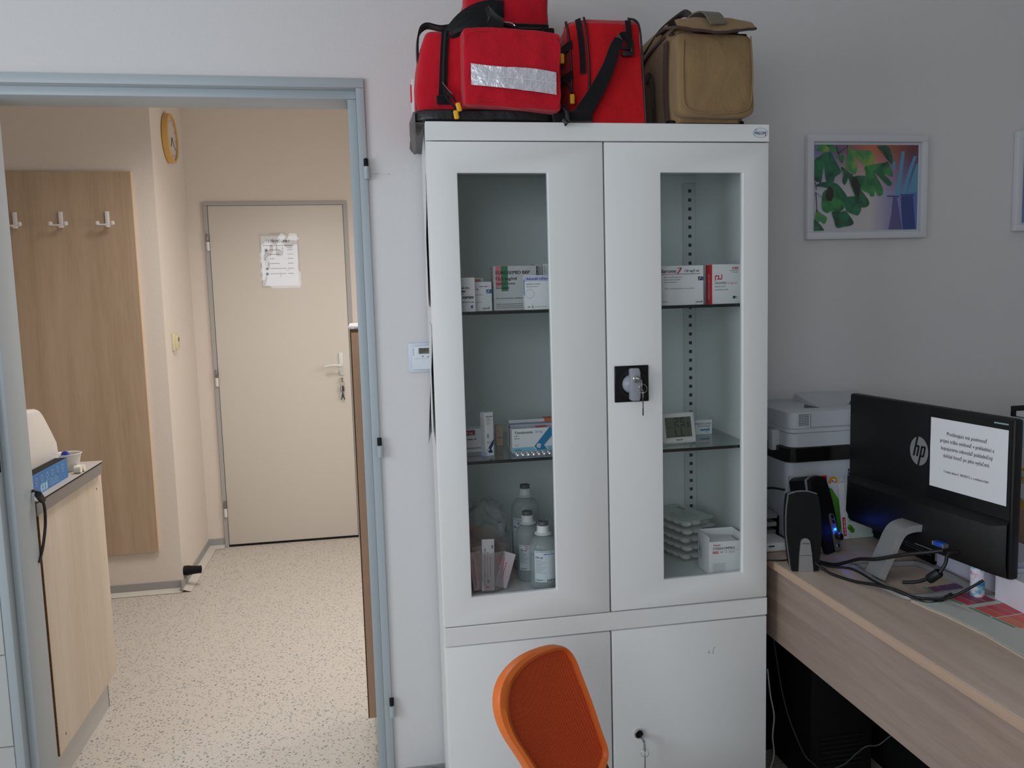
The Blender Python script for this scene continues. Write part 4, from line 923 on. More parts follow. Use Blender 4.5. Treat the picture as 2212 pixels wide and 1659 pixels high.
m = MB(); m.soft((-0.026, 0.004, 0.0005), (0.300, 0.436, 0.030), mat('black_vinyl', (20, 21, 23), 0.38, bump=(60, 0.4)), 14, 10, fab(0.003, 22, 4)); m.build('base', BG)
def lid(q_, p):
    p = V(p); t_ = max(0, (p.z - 0.17) / 0.1);
    return fab(0.004, 18, 7)(q_, p)
m = MB(); m.soft((0.108, 0.13, 0.150), (0.309, 0.40, 0.330), REDF, 22, 14, lid); lidb = m.build('top_compartment', BG)
m = MB(); m.box((0.115, 0.1255, 0.228), (0.304, 0.1325, 0.250), BLKF, 0.002, 1); m.box((0.15, 0.1235, 0.237), (0.285, 0.126, 0.241), ZIP); m.box((0.288, 0.118, 0.205), (0.316, 0.16, 0.240), BLKF, 0.004, 2); m.build('top_zip', lidb)
# front pocket
def pk(q_, p):
    p = V(p)
    if q_.y < -0.5: p.y -= 0.008 * (1 - q_.x ** 2) * (1 - q_.z ** 2)
    p.z -= 0.004 * (p.x - 0.2) / 0.1 * 1.4
    if q_.z > 0.5: p.z += 0.006 * (1 - ((p.x - 0.21) / 0.11) ** 2)
    return fab(0.003, 26, 12)(q_, p)
m = MB(); m.soft((0.084, -0.030, 0.024), (0.296, 0.030, 0.183), REDF, 26, 40, pk); pkt = m.build('front_pocket', BG)
# piping of the pocket front edge
m = MB(); e = [(0.098, -0.031, 0.176), (0.2, -0.030, 0.178), (0.288, -0.031, 0.168), (0.290, -0.031, 0.1), (0.286, -0.031, 0.028), (0.2, -0.033, 0.034), (0.098, -0.031, 0.046), (0.096, -0.031, 0.11)]
m.tube(e, 0.0012, REDF, 6, True, 5); m.build('seam_piping', pkt)
REFL = mat('reflective_film', (226, 226, 234), 0.24, 0.4, bump=(60, 1.0, 5))
m = MB(); n1, n2 = 24, 6; vs = []
for j in range(n2 + 1):
    for i in range(n1 + 1):
        u = i / n1; v = j / n2; x = 0.0985 + 0.186 * u
        zt = 0.1135 - 0.016 * u - 0.004 * math.sin(u * PI * 2.0) * 0.5; zb = 0.069 - 0.018 * u
        vs.append((x, -0.0412 + 0.0058 * (2 * abs(u - 0.5)) ** 2.2 - 0.0026 * noise.noise(V((i * 0.45, j * 0.5, 1))), zb + (zt - zb) * v))
m.add(vs, [(j * (n1 + 1) + i, j * (n1 + 1) + i + 1, (j + 1) * (n1 + 1) + i + 1, (j + 1) * (n1 + 1) + i) for j in range(n2) for i in range(n1)], REFL, True)
GL = mat('strip_grid', (226, 226, 230), 0.4)
def stp(u, v): 
    zt = 0.1135 - 0.016 * u - 0.002 * math.sin(u * PI * 2.0); zb = 0.069 - 0.018 * u
    return V((0.0985 + 0.186 * u, -0.0432 + 0.0058 * (2 * abs(u - 0.5)) ** 2.2, zb + (zt - zb) * v))
for i in range(1, 8): m.add([stp(i / 8 - 0.0025, 0), stp(i / 8 + 0.0025, 0), stp(i / 8 + 0.0025, 1), stp(i / 8 - 0.0025, 1)], [(0, 1, 2, 3)], GL)
for i in range(16): m.add([stp(i / 16, 0.48), stp((i + 1) / 16, 0.48), stp((i + 1) / 16, 0.51), stp(i / 16, 0.51)], [(0, 1, 2, 3)], GL)
m.build('reflective_strip', pkt)
# vertical zip on the left
m = MB(); m.ribbon([((0.053, 0.0165, 0.194), (1, 0, 0)), ((0.0475, 0.0145, 0.14), (1, 0, 0)), ((0.043, 0.0145, 0.08), (1, 0, 0)), ((0.040, 0.0155, 0.045), (1, 0, 0))], 0.017, 0.003, BLKF); m.ribbon([((0.052, 0.0145, 0.192), (1, 0, 0)), ((0.0455, 0.0125, 0.13), (1, 0, 0)), ((0.043, 0.0125, 0.08), (1, 0, 0))], 0.005, 0.003, ZIP)
m.box((0.028, 0.010, 0.038), (0.056, 0.017, 0.058), BLKF, 0.002, 1); sz = m.build('side_zip', BG)
m = MB(); m.tube([(0.044, 0.010, 0.078), (0.048, 0.004, 0.064), (0.056, -0.004, 0.055), (0.066, -0.010, 0.040)], 0.0028, BLKF, 8); m.tube([(0.044, 0.010, 0.068), (0.050, 0.002, 0.050), (0.058, -0.006, 0.036), (0.066, -0.012, 0.024)], 0.0028, BLKF, 8); m.tube([(0.041, 0.008, 0.084), (0.050, 0.002, 0.070), (0.060, -0.006, 0.056)], 0.0012, STEEL, 6)
pc = m.build('pull_cord', sz)
for (x, z, a) in ((0.0725, 0.028, 0.25), (0.0665, 0.012, 0.15)):
    m = MB(); m.box((-0.0055, -0.003, -0.010), (0.0055, 0.003, 0.009), YEL, 0.0028, 3, mx=mv(x, -0.013, z) @ rot('Y', -a)); m.build('pull_tab', sz)
# carrying straps
m = MB()
m.ribbon([((0.004, 0.06, 0.08), (0, 1, 0)), ((-0.006, 0.06, 0.14), (0, 1, 0)), ((-0.003, 0.06, 0.195), (0, 1, .0)), ((0.014, 0.06, 0.216), (0.2, 1, 0)), ((0.05, 0.065, 0.214), (0.2, 1, 0)), ((0.085, 0.07, 0.222), (0, 1, 0))], 0.034, 0.004, BLKF)
m.build('carry_strap', BG)
m = MB()
m.ribbon([((0.060, 0.035, 0.190), (0.15, 0.6, 0.75)), ((0.090, 0.03, 0.212), (0.12, 0.5, 0.85)), ((0.130, 0.03, 0.228), (0.1, 0.3, 0.9)), ((0.168, 0.03, 0.230), (-0.1, 0.2, 0.95))], [0.040, 0.082], 0.010, BLKF)
m.ribbon([((0.152, 0.01, 0.236), (0.7, 0.2, -0.7)), ((0.160, -0.01, 0.210), (0.9, 0.2, -0.3)), ((0.148, -0.022, 0.184), (0.9, 0.2, 0.2))], 0.034, 0.010, BLKF)
m.build('grip_pad', BG)
m = MB(); m.box((0.176, 0.125, 0.262), (0.198, 0.133, 0.300), BLKF, 0.001, 1); m.build('lid_tab', lidb)
m = MB(); m.tube([(0.196 + 0.02 * math.cos(a), 0.055, 0.215 + 0.013 * math.sin(a)) for a in [i * PI / 6 for i in range(12)]], 0.0014, CHROME, 8, True, 3); m.build('ring', BG)
m = MB(); m.box((-0.006, -0.003, -0.006), (0.004, 0.003, 0.007), YEL, 0.002, 2, mx=mv(0.172, 0.03, 0.214)); m.tube([(0.172, 0.04, 0.222), (0.195, 0.045, 0.218), (0.222, 0.05, 0.212)], 0.005, BLKF, 8); m.build('zip_pull', BG)
m = MB(); m.box((-0.022, 0.05, 0.03), (-0.018, 0.09, 0.10), CARD); m.box((-0.0245, 0.055, 0.055), (-0.022, 0.075, 0.09), PR['red']); m.build('side_label', BG)
m = MB(); m.soft((0.285, 0.0, 0.0), (0.318, 0.05, 0.042), BLKF, 6, 5, fab(0.004, 40, 2)); m.ribbon([((0.30, -0.005, 0.035), (0, 1, .2)), ((0.312, -0.008, 0.02), (0, 1, 0)), ((0.310, -0.024, -0.006), (0, 1, 0)), ((0.300, -0.024, 0.002), (0, 1, 0))], 0.02, 0.003, BLKF); m.build('loose_buckle', BG)
# hanging grey flap under the bag's corner
m = MB(); HF = mat('grey_patterned_card', (112, 106, 104), 0.8, var=(70, 0.45))
m.prism([(0.02, 1.822), (0.16, 1.828), (0.16, 1.80), (0.10, 1.765), (0.05, 1.738), (0.035, 1.742), (0.022, 1.775)], -0.024, -0.0195, HF, 'yz')
m.box((-0.024, 0.02, 1.8), (-0.001, 0.16, 1.8012), HF)
tag(m.build('grey_liner'), 'grey marbled liner sheet hanging over the left cabinet edge under the big red bag', 'sheet')

# ---- second red bag
B2 = thing('first_aid_bag', 'upright red first-aid bag with a hanging black strap, middle of the cabinet top', 'bag', (0, 0, ZT))
def loft(m, rings, mt, smooth=True):
    n = len(rings[0]); vs = [p for r_ in rings for p in r_]; fs = []
    for j in range(len(rings) - 1):
        for i in range(n): fs.append((j * n + i, j * n + (i + 1) % n, (j + 1) * n + (i + 1) % n, (j + 1) * n + i))
    fs.append(tuple(range(n - 1, -1, -1))); fs.append(tuple((len(rings) - 1) * n + i for i in range(n)))
    m.add(vs, fs, mt, smooth)
def dens(ctrl, k=4):
    out = []
    for i in range(len(ctrl)):
        a = V(ctrl[i]); b = V(ctrl[(i + 1) % len(ctrl)])
        for s in range(k): out.append(a.lerp(b, s / k))
    return out
rings = []
lv = [(0.0, (0.363, 0.498), 0.330), (0.05, (0.365, 0.496), 0.322), (0.10, (0.367, 0.492), 0.330), (0.15, (0.364, 0.489), 0.335), (0.19, (0.360, 0.487), 0.340), (0.215, (0.357, 0.486), 0.346), (0.226, (0.358, 0.482), 0.352), (0.231, (0.366, 0.474), 0.362)]
for z, (xb, xc), xp in lv:
    sh = 0.0 if z < 0.22 else (z - 0.22) * 2.2
    yf = 0.004 + sh
    c = [(xc, yf, z), (xb + 0.004, yf, z), (xb - 0.020, yf + 0.018, z), (xb - 0.030, yf + 0.030, z), (xp - 0.012, 0.12, z), (xp - 0.012, 0.38 - sh, z), (xc - 0.02, 0.40 - sh, z), (xc + 0.004, 0.38 - sh, z), (xc + 0.004, 0.03 + sh, z)]
    rings.append([p + V((0.0025 * noise.noise(p * 25), 0.0035 * noise.noise(p * 19), 0.0)) for p in dens(c, 3)])
m = MB(); loft(m, rings, REDF2); m.build('body', B2)
def pts2(l): return [(V(a)) for a in l]
m = MB(); m.tube([(0.366, 0.003, 0.002), (0.368, 0.002, 0.08), (0.368, 0.001, 0.13), (0.364, 0.001, 0.19), (0.361, 0.006, 0.224), (0.366, 0.03, 0.234)], 0.0026, BLACKP, 8); m.tube([(0.500, 0.003, 0.002), (0.497, 0.002, 0.06), (0.492, 0.001, 0.15), (0.488, 0.003, 0.205), (0.482, 0.012, 0.226), (0.470, 0.03, 0.236)], 0.0026, BLACKP, 8)
m.tube([(0.335, 0.030, 0.07), (0.336, 0.030, 0.12), (0.333, 0.029, 0.17), (0.329, 0.030, 0.205), (0.326, 0.035, 0.224), (0.334, 0.06, 0.234)], 0.0026, BLACKP, 8); m.build('piping', B2)
m = MB(); m.ribbon([((0.3565, 0.0080, 0.108), (0.8, -0.6, 0)), ((0.3550, 0.0075, 0.16), (0.8, -0.6, 0)), ((0.3500, 0.0085, 0.205), (0.8, -0.6, 0)), ((0.3480, 0.0135, 0.226), (0.8, -0.6, 0.2))], 0.013, 0.003, BLKF); m.build('main_zip', B2)
m = MB()
for z in (0.165, 0.10): m.ribbon([((0.335, 0.022, z + 0.010), (0, 0, 1)), ((0.322, 0.055, z + 0.004), (0, 0, 1)), ((0.317, 0.11, z), (0, 0, 1)), ((0.316, 0.16, z - 0.002), (0, 0, 1))], 0.017, 0.004, BLKF)
pz = m.build('pocket_zip', B2)
m = MB(); m.tube([(0.316, 0.04, 0.10), (0.322, 0.030, 0.094), (0.329, 0.018, 0.078), (0.331, 0.010, 0.066)], 0.0032, BLKF, 8); m.build('pull_cord', pz)
for (x, y, z) in ((0.330, 0.006, 0.052), (0.311, 0.018, 0.142)):
    m = MB(); m.box((-0.0055, -0.003, -0.011), (0.0055, 0.003, 0.011), YEL, 0.0028, 3, mx=mv(x, y, z)); m.build('pull_tab', B2)
m = MB(); m.ribbon([((0.459, -0.001, 0.222), (1, 0, 0)), ((0.4605, -0.0025, 0.19), (1, 0, 0)), ((0.461, -0.004, 0.155), (1, 0, 0))], 0.013, 0.003, BLKF); m.box((0.441, -0.014, 0.142), (0.469, -0.003, 0.152), BLACKP, 0.003, 2); m.box((0.436, -0.012, 0.157), (0.464, -0.004, 0.163), BLACKP, 0.002, 2); m.box((0.461, -0.012, 0.143), (0.469, -0.003, 0.178), BLACKP, 0.003, 2); m.build('buckle', B2)
m = MB(); m.ribbon([((0.458, -0.012, 0.160), (0.3, 0, 1)), ((0.455, -0.014, 0.180), (1, 0, .6)), ((0.440, -0.016, 0.182), (.5, 0, 1)), ((0.424, -0.018, 0.160), (1, 0, -0.6)), ((0.410, -0.018, 0.122), (1, 0, -0.5)), ((0.392, -0.014, 0.085), (1, 0, -0.5)), ((0.368, -0.010, 0.045), (1, 0, -.6)), ((0.345, -0.008, 0.012), (1, 0, -.6))], [0.012, 0.040], 0.003, BLKF); m.box((0.318, -0.012, 0.0005), (0.372, 0.002, 0.024), BLKF, 0.004, 2); m.build('shoulder_strap', B2)

# ---- tan bag
B3 = thing('camera_bag', 'tan canvas bag with a flapped front pocket on the right of the cabinet top', 'bag', (0, 0, ZT))
def tb_(q_, p):
    p = V(p)
    if q_.z > 0: p.z += 0.0
    p.x += (-0.012 if q_.x < 0 else 0.006) * 0.0
    return fab(0.003, 14, 21)(q_, p)
rings = []
for z, yf, yb, xl, xr in ((0.004, 0.012, 0.36, 0.566, 0.745), (0.05, 0.010, 0.365, 0.563, 0.752), (0.12, 0.010, 0.365, 0.562, 0.753), (0.18, 0.012, 0.36, 0.564, 0.750), (0.205, 0.015, 0.35, 0.566, 0.748), (0.23, 0.045, 0.32, 0.575, 0.742), (0.25, 0.09, 0.28, 0.588, 0.730)):
    c = [(xl + 0.02, yf, z), (xr - 0.02, yf, z), (xr, yf + 0.02, z), (xr, yb - 0.02, z), (xr - 0.02, yb, z), (xl + 0.02, yb, z), (xl, yb - 0.02, z), (xl, yf + 0.02, z)]
    rings.append([p + V((0.003 * noise.noise(p * 20), 0.003 * noise.noise(p * 17), 0)) for p in dens(c, 3)])
m = MB(); loft(m, rings, TANF); m.build('body', B3)
m = MB(); m.box((0.562, 0.02, 0.0), (0.748, 0.35, 0.012), BLACKM, 0.004, 2); m.build('base', B3)
def tp(q_, p):
    p = V(p)
    if q_.y < 0: p.y -= 0.007 * (1 - q_.x ** 2) * (1 - q_.z ** 2)
    p.x += 0.004 * -(q_.z) * (1 if q_.x > 0 else 0.6)
    return fab(0.003, 18, 31)(q_, p)
m = MB(); m.soft((0.566, -0.022, 0.012), (0.750, 0.02, 0.196), TANF, 22, 9, tp); fp = m.build('front_pocket', B3)
e = [(0.580, -0.0245, 0.178), (0.578, -0.0270, 0.10), (0.580, -0.0265, 0.045), (0.592, -0.026, 0.026), (0.625, -0.027, 0.018), (0.68, -0.028, 0.018), (0.725, -0.026, 0.024), (0.742, -0.025, 0.045), (0.745, -0.026, 0.11), (0.741, -0.0245, 0.188)]
m = MB(); m.tube(e, 0.0016, TANF, 6, False, 6); m.build('piping', fp)
m = MB(); m.box((0.600, -0.0195, 0.1885), (0.735, 0.014, 0.1955), BLACKM, 0.003, 2); m.build('pocket_mouth', fp)
# flap
m = MB(); n1, n2 = 20, 14; vs = []; vt = []
for j in range(n2 + 1):
    for i in range(n1 + 1):
        u = i / n1; v = j / n2
        x = 0.557 + 0.184 * u; y = 0.085 - 0.113 * min(v / 0.55, 1) - (0.020 + 0.008 * math.sin(u * PI)) * max(0, (v - 0.55) / 0.45)
        z = 0.229 - 0.010 * abs(2 * u - 1) ** 3 - 0.002 * v - (0.006 + 0.034 * math.sin(PI * min(1, 0.08 + u * 0.86)) ** 0.7) * max(0, (v - 0.5) / 0.5) ** 1.2 + 0.003 * noise.noise(V((x * 40, y * 40, 0)))
        vs.append(V((x, y, z))); 
fl = [(j * (n1 + 1) + i, j * (n1 + 1) + i + 1, (j + 1) * (n1 + 1) + i + 1, (j + 1) * (n1 + 1) + i) for j in range(n2) for i in range(n1)]
m.add(vs, fl, TANF, True); m.add([p - V((0, 0, 0.003)) for p in vs], [tuple(reversed(f)) for f in fl], BRNF, True)
flp = m.build('flap', B3)
m = MB(); edge = [vs[n2 * (n1 + 1) + i] - V((0, 0, 0.0015)) for i in range(n1 + 1)]; edge = [vs[0] - V((0, 0, .0015)), vs[4 * (n1 + 1)] - V((0, 0, .0015))] + edge + [vs[4 * (n1 + 1) + n1] - V((0, 0, .0015))]
m.tube(edge, 0.0032, BRNF, 8, False, 0); m.build('binding', flp)
m = MB(); m.ribbon([((0.630, 0.04, 0.240), (1, .1, 0)), ((0.636, 0.0, 0.242), (1, .1, 0)), ((0.642, -0.034, 0.233), (1, .1, 0.0)), ((0.650, -0.056, 0.203), (1, .1, 0))], 0.042, 0.003, OLIVE); m.box((0.640, 0.03, 0.223), (0.70, 0.07, 0.247), BLACKM, 0.004, 2); m.build('closing_tab', B3)
m = MB(); m.ribbon([((0.575, 0.20, 0.215), (0.3, 1, 0)), ((0.590, 0.14, 0.245), (0.3, 1, 0)), ((0.612, 0.09, 0.262), (0.2, 1, 0)), ((0.627, 0.07, 0.262), (0.2, 1, 0)), ((0.636, 0.05, 0.240), (0.2, 1, 0)), ((0.638, 0.04, 0.228), (0, 1, 0))], 0.034, 0.004, fabric('brown_webbing', (60, 50, 44), 500)); m.build('carry_strap', B3)
m = MB()
for dz in (0, 0.009): m.tube([(0.572, 0.020, 0.203 + dz), (0.5655 + dz * 0.4, 0.08, 0.2015 + dz), (0.562 + dz * .4, 0.16, 0.190 + dz), (0.559, 0.24, 0.165 + dz), (0.557, 0.32, 0.13 + dz)], 0.0036, BRNF if dz == 0 else TANF, 8)
m.build('top_zip', B3)
m = MB(); m.ribbon([((0.5615, 0.035, 0.188), (0, 1, 0)), ((0.5585, 0.033, 0.12), (0, 1, 0)), ((0.5595, 0.033, 0.05), (0, 1, 0)), ((0.563, 0.034, 0.012), (0, 1, 0))], 0.022, 0.003, BRNF); m.build('side_band', B3)
m = MB(); m.ribbon([((0.560, 0.17, 0.137), (0, 0.4, 1)), ((0.557, 0.14, 0.139), (0, 0, 1)), ((0.556, 0.115, 0.12), (0, 1, 0)), ((0.557, 0.11, 0.06), (0, 1, 0)), ((0.560, 0.112, 0.012), (0, 1, 0))], 0.02, 0.003, BRNF); m.build('side_pocket_trim', B3)

# ================================================================== wall thermostat
wt = thing('room_thermostat', 'square white room thermostat with a small display on the wall left of the cabinet', 'thermostat', (-0.034, YW, 1.217))
m = MB(); m.box((0, -0.008, 0), (0.082, 0, 0.082), mat('thermostat_frame', (206, 214, 226), 0.35), 0.003); m.box((0.010, -0.020, 0.008), (0.074, -0.006, 0.074), mat('thermostat_white', (216, 221, 228), 0.35), 0.004, 3)
F = Face(m, (0, -0.020, 0), (1, 0, 0), (0, 0, 1), 0.0003)
for i in range(6): F.rect(0.0125, 0.066 - i * 0.0034, 0.0022, 0.0016, DARKG)
F.rect(0.014, 0.0385, 0.058, 0.0004, INKG); F.poly([(.036, .0465), (.039, .042), (.042, .0465)], INKG); F.poly([(.050, .042), (.053, .0465), (.056, .042)], INKG); m.build('housing', wt)
m = MB(); F = Face(m, (0, -0.0203, 0), (1, 0, 0), (0, 0, 1), 0.0003); F.rect(0.028, 0.052, 0.036, 0.016, LCD); 
for i, s in enumerate(('abged', 'abgcd', 'abcdef', 'fgbc')): seg7(F, 0.0325 + i * 0.0058, 0.0585, 0.0038, 0.0068, 0.0009, s, INK, 2)
F.rect(0.033, 0.0545, 0.004, 0.0014, INK, 2); m.build('display', wt)
# small smudge on the wall by the top hinge: pencil marks
m = MB(); rr = random.Random(3); F = Face(m, (-0.115, YW, 1.75), (1, 0, 0), (0, 0, 1), 0.0003)
for i in range(9): x = i * 0.006; F.poly([(x, 0.004 * rr.random()), (x + 0.004, 0.004 + 0.004 * rr.random()), (x + 0.0042, 0.0042 + 0.004 * rr.random())], INKG)
struct(m, 'trim_pencil_marks')

# ================================================================== pictures on the wall
FRW = mat('picture_frame_white', (214, 215, 220), 0.4)
def print_mat():
    m = mat('leaf_print', (190, 180, 200), 0.35); n = m.node_tree.nodes; L = m.node_tree.links; b = n['Principled BSDF']
    tc = n.new('ShaderNodeTexCoord'); sep = n.new('ShaderNodeSeparateXYZ'); L.new(tc.outputs['Object'], sep.inputs[0])
    # a blurred photograph: lilac left, orange top right, violet and blue lower right
    g1 = n.new('ShaderNodeMapRange'); g1.inputs[1].default_value = 0.0; g1.inputs[2].default_value = 0.34; L.new(sep.outputs[0], g1.inputs[0])
    g2 = n.new('ShaderNodeMapRange'); g2.inputs[1].default_value = 0.02; g2.inputs[2].default_value = 0.27; L.new(sep.outputs[2], g2.inputs[0])
    a = n.new('ShaderNodeValToRGB'); a.color_ramp.elements[0].color = lin((206, 204, 216)); a.color_ramp.elements[1].color = lin((96, 120, 190)); e_ = a.color_ramp.elements.new(0.62); e_.color = lin((216, 206, 206)); e_ = a.color_ramp.elements.new(0.78); e_.color = lin((170, 160, 200))
    t_ = n.new('ShaderNodeValToRGB'); t_.color_ramp.elements[0].color = lin((130, 140, 190)); t_.color_ramp.elements[1].color = lin((110, 50, 60)); e_ = t_.color_ramp.elements.new(0.3); e_.color = lin((120, 90, 130)); e_ = t_.color_ramp.elements.new(0.62); e_.color = lin((216, 120, 80))
    L.new(g1.outputs[0], a.inputs[0]); L.new(g1.outputs[0], t_.inputs[0])
    sm = n.new('ShaderNodeMapRange'); sm.inputs[1].default_value = 0.45; sm.inputs[2].default_value = 0.95; L.new(g2.outputs[0], sm.inputs[0])
    mx = n.new('ShaderNodeMix'); mx.data_type = 'RGBA'; L.new(sm.outputs[0], mx.inputs['Factor']); L.new(a.outputs[0], mx.inputs['A']); L.new(t_.outputs[0], mx.inputs['B']); L.new(mx.outputs['Result'], b.inputs['Base Color'])
    return m
def leaf_mat(name, c1, c2):
    m = mat(name, c1, 0.35); n = m.node_tree.nodes; L = m.node_tree.links; b = n['Principled BSDF']
    tc = n.new('ShaderNodeTexCoord'); t_ = n.new('ShaderNodeTexNoise'); t_.inputs['Scale'].default_value = 26; L.new(tc.outputs['Object'], t_.inputs['Vector'])
    cr = n.new('ShaderNodeValToRGB'); cr.color_ramp.elements[0].position = 0.38; cr.color_ramp.elements[1].position = 0.64; cr.color_ramp.elements[0].color = lin(c2); cr.color_ramp.elements[1].color = lin(c1); L.new(t_.outputs['Fac'], cr.inputs[0]); L.new(cr.outputs[0], b.inputs['Base Color'])
    return m
LG = leaf_mat('leaf_dark', (30, 130, 84), (4, 66, 50)); LY = leaf_mat('leaf_light', (150, 176, 70), (60, 150, 80)); LM = leaf_mat('leaf_mid', (60, 150, 76), (8, 90, 60)); LBK = mat('leaf_core', (40, 16, 20), 0.4); VEIN = mat('leaf_vein', (10, 74, 56), 0.4)
def pframe(o, w_, h_, fw, z_):
    m = MB(); d = 0.022
    m.box((0, -d, 0), (w_, -0.001, fw), FRW, 0.003, 2); m.box((0, -d, h_ - fw), (w_, -0.001, h_), FRW, 0.003, 2); m.box((0, -d, fw * 0.9), (fw, -0.001, h_ - fw * 0.9), FRW, 0.003, 2); m.box((w_ - fw, -d, fw * 0.9), (w_, -0.001, h_ - fw * 0.9), FRW, 0.003, 2)
    return m.build('frame', o)
pc = thing('framed_picture', 'white framed print of green ginkgo leaves on the wall right of the cabinet', 'picture', (1.144, YW, 1.560))
pw, ph = 0.392, 0.302
pframe(pc, pw, ph, 0.0205, 0)
m = MB(); m.box((0.018, -0.010, 0.018), (pw - 0.018, -0.004, ph - 0.018), mat('mount_white', (220, 220, 228), 0.6)); m.build('mount', pc)
m = MB(); F = Face(m, (0.0265, -0.0102, 0.0255), (1, 0, 0), (0, 0, 1), 0.00025); PW_, PH_ = pw - 0.053, ph - 0.053
F.rect(0, 0, PW_, PH_, print_mat())
def tx(p): return ((p[0] - 130) / 1530 * PW_, PH_ - (p[1] - 170) / 1325 * PH_)
LB = mat('print_light_blue', (110, 180, 214), 0.4, trans=0.25); LB2 = mat('print_deep_blue', (40, 70, 150), 0.4, trans=0.3); OR2 = mat('print_violet', (96, 84, 150), 0.4, trans=0.45)
for pl_ in ([(1405, 270), (1455, 270), (1400, 940), (1320, 940), (1370, 600)], [(1590, 340), (1635, 345), (1560, 600), (1480, 940), (1420, 940), (1490, 640)], [(1630, 460), (1660, 460), (1660, 900), (1500, 930)], [(1275, 435), (1320, 440), (1310, 560), (1280, 560)]): F.poly([tx(p) for p in pl_], LB, 2)
for pl_ in ([(1200, 955), (1380, 960), (1380, 985), (1200, 975)], [(1400, 935), (1610, 940), (1610, 960), (1400, 955)]): F.poly([tx(p) for p in pl_], LB2, 3)
F.poly([tx(p) for p in ((1290, 985), (1350, 985), (1440, 1490), (1230, 1490), (1270, 1250))], OR2, 2); F.poly([tx(p) for p in ((1410, 960), (1590, 960), (1640, 1490), (1450, 1490), (1420, 1200))], LB2, 2)
LEAF = [([(170, 250), (200, 172), (300, 172), (340, 215), (330, 290), (260, 275), (200, 265)], LY), ([(300, 172), (410, 180), (460, 285), (380, 260), (330, 210)], LM), ([(470, 350), (500, 320), (550, 330), (550, 410), (530, 455), (500, 420)], LM),
 ([(132, 415), (200, 350), (280, 290), (360, 275), (320, 330), (280, 440), (250, 600), (230, 745), (190, 740), (132, 700)], LG), ([(350, 285), (390, 320), (440, 430), (490, 520), (510, 600), (430, 665), (410, 740), (350, 800), (300, 720), (275, 560), (280, 430)], LG),
 ([(1040, 190), (1200, 190), (1250, 290), (1275, 400), (1265, 470), (1220, 430), (1170, 370), (1110, 260)], LG), ([(600, 172), (700, 250), (830, 262), (940, 262), (990, 330), (990, 440), (950, 495), (880, 500), (800, 430), (720, 345), (740, 450), (750, 560), (720, 625), (690, 610), (620, 560), (575, 490), (600, 380), (610, 260)], LY),
 ([(515, 510), (580, 540), (640, 600), (685, 625), (680, 690), (650, 740), (620, 680), (600, 740), (570, 790), (535, 730), (550, 640), (545, 570)], LM), ([(685, 660), (880, 655), (860, 760), (820, 880), (780, 1020), (740, 990), (700, 900), (650, 760)], LG), ([(800, 870), (860, 930), (930, 1040), (930, 1100), (890, 1135), (820, 1135), (780, 1050)], LM),
 ([(870, 500), (1180, 440), (1200, 430), (1250, 540), (1280, 640), (1255, 655), (1150, 620), (1220, 700), (1268, 770), (1255, 800), (1200, 795), (1100, 690), (1000, 590), (1070, 720), (1130, 840), (1135, 930), (1100, 962), (1055, 950), (1015, 870), (1010, 950), (985, 975), (950, 960), (930, 920), (860, 890), (810, 830), (850, 720), (880, 600)], LM),
 ([(150, 800), (240, 745), (400, 750), (480, 790), (560, 890), (610, 970), (655, 1095), (560, 1010), (480, 970), (400, 880), (330, 840), (220, 810)], LG), ([(330, 840), (380, 830), (450, 930), (540, 1030), (570, 1130), (540, 1180), (490, 1215), (440, 1200), (380, 1190), (320, 1220), (245, 1160), (240, 1000), (260, 900)], LM), ([(480, 975), (620, 970), (740, 965), (780, 1060), (820, 1150), (780, 1255), (720, 1250), (600, 1190), (560, 1060)], LG),
 ([(385, 1200), (480, 1215), (580, 1190), (630, 1240), (700, 1350), (690, 1410), (560, 1440), (460, 1450), (420, 1330)], LG), ([(165, 1160), (210, 1210), (310, 1280), (310, 1340), (280, 1390), (215, 1340), (190, 1380), (130, 1350), (150, 1260)], LY), ([(130, 1330), (200, 1380), (250, 1440), (270, 1498), (130, 1498)], LG)]
kk = 4
for pl_, mt in LEAF:
    kk += 0.35
    Q = [V(p + (0,)) for p in pl_]; Q = catmull(Q, 3, True); Q = [(min(max(q_.x, 131), 1659), min(max(q_.y, 171), 1494)) for q_ in Q]
    F.poly([tx(p) for p in Q], mt, kk)
    c0 = Q[0]
    for s in range(5):
        e_ = Q[len(Q) * (s + 3) // 9]; a = (e_[0] - c0[0]) * 0.72 + c0[0], (e_[1] - c0[1]) * 0.72 + c0[1]
        F.poly([tx((c0[0] - 3, c0[1])), tx(a), tx((c0[0] + 4, c0[1] + 3))], VEIN, kk + 0.15)
F.poly([tx(p) for p in ((690, 680), (740, 670), (800, 800), (780, 1000), (730, 930), (670, 770))], LBK, 11); F.poly([tx(p) for p in ((310, 880), (350, 800), (400, 860), (410, 960), (370, 1040), (310, 1020), (290, 940))], LBK, 11)
for a, b in (((470, 300), (600, 200)), ((440, 200), (480, 330)), ((140, 890), (235, 975)), ((140, 740), (160, 860)), ((150, 900), (170, 1170))):
    F.poly([tx((a[0] - 7, a[1])), tx((b[0] - 5, b[1])), tx((b[0] + 5, b[1])), tx((a[0] + 7, a[1] + 6))], LBK, 11)
m.build('print', pc)
m = MB(); m.box((0.0205, -0.0145, 0.0205), (pw - 0.0205, -0.0135, ph - 0.0205), glassmat('picture_glass', (0.97, 0.98, 0.98, 1), 1.35)); m.build('glass', pc)
pc2 = thing('framed_picture', 'white framed picture cut off by the right edge of the photo', 'picture', (1.842, YW, 1.575))
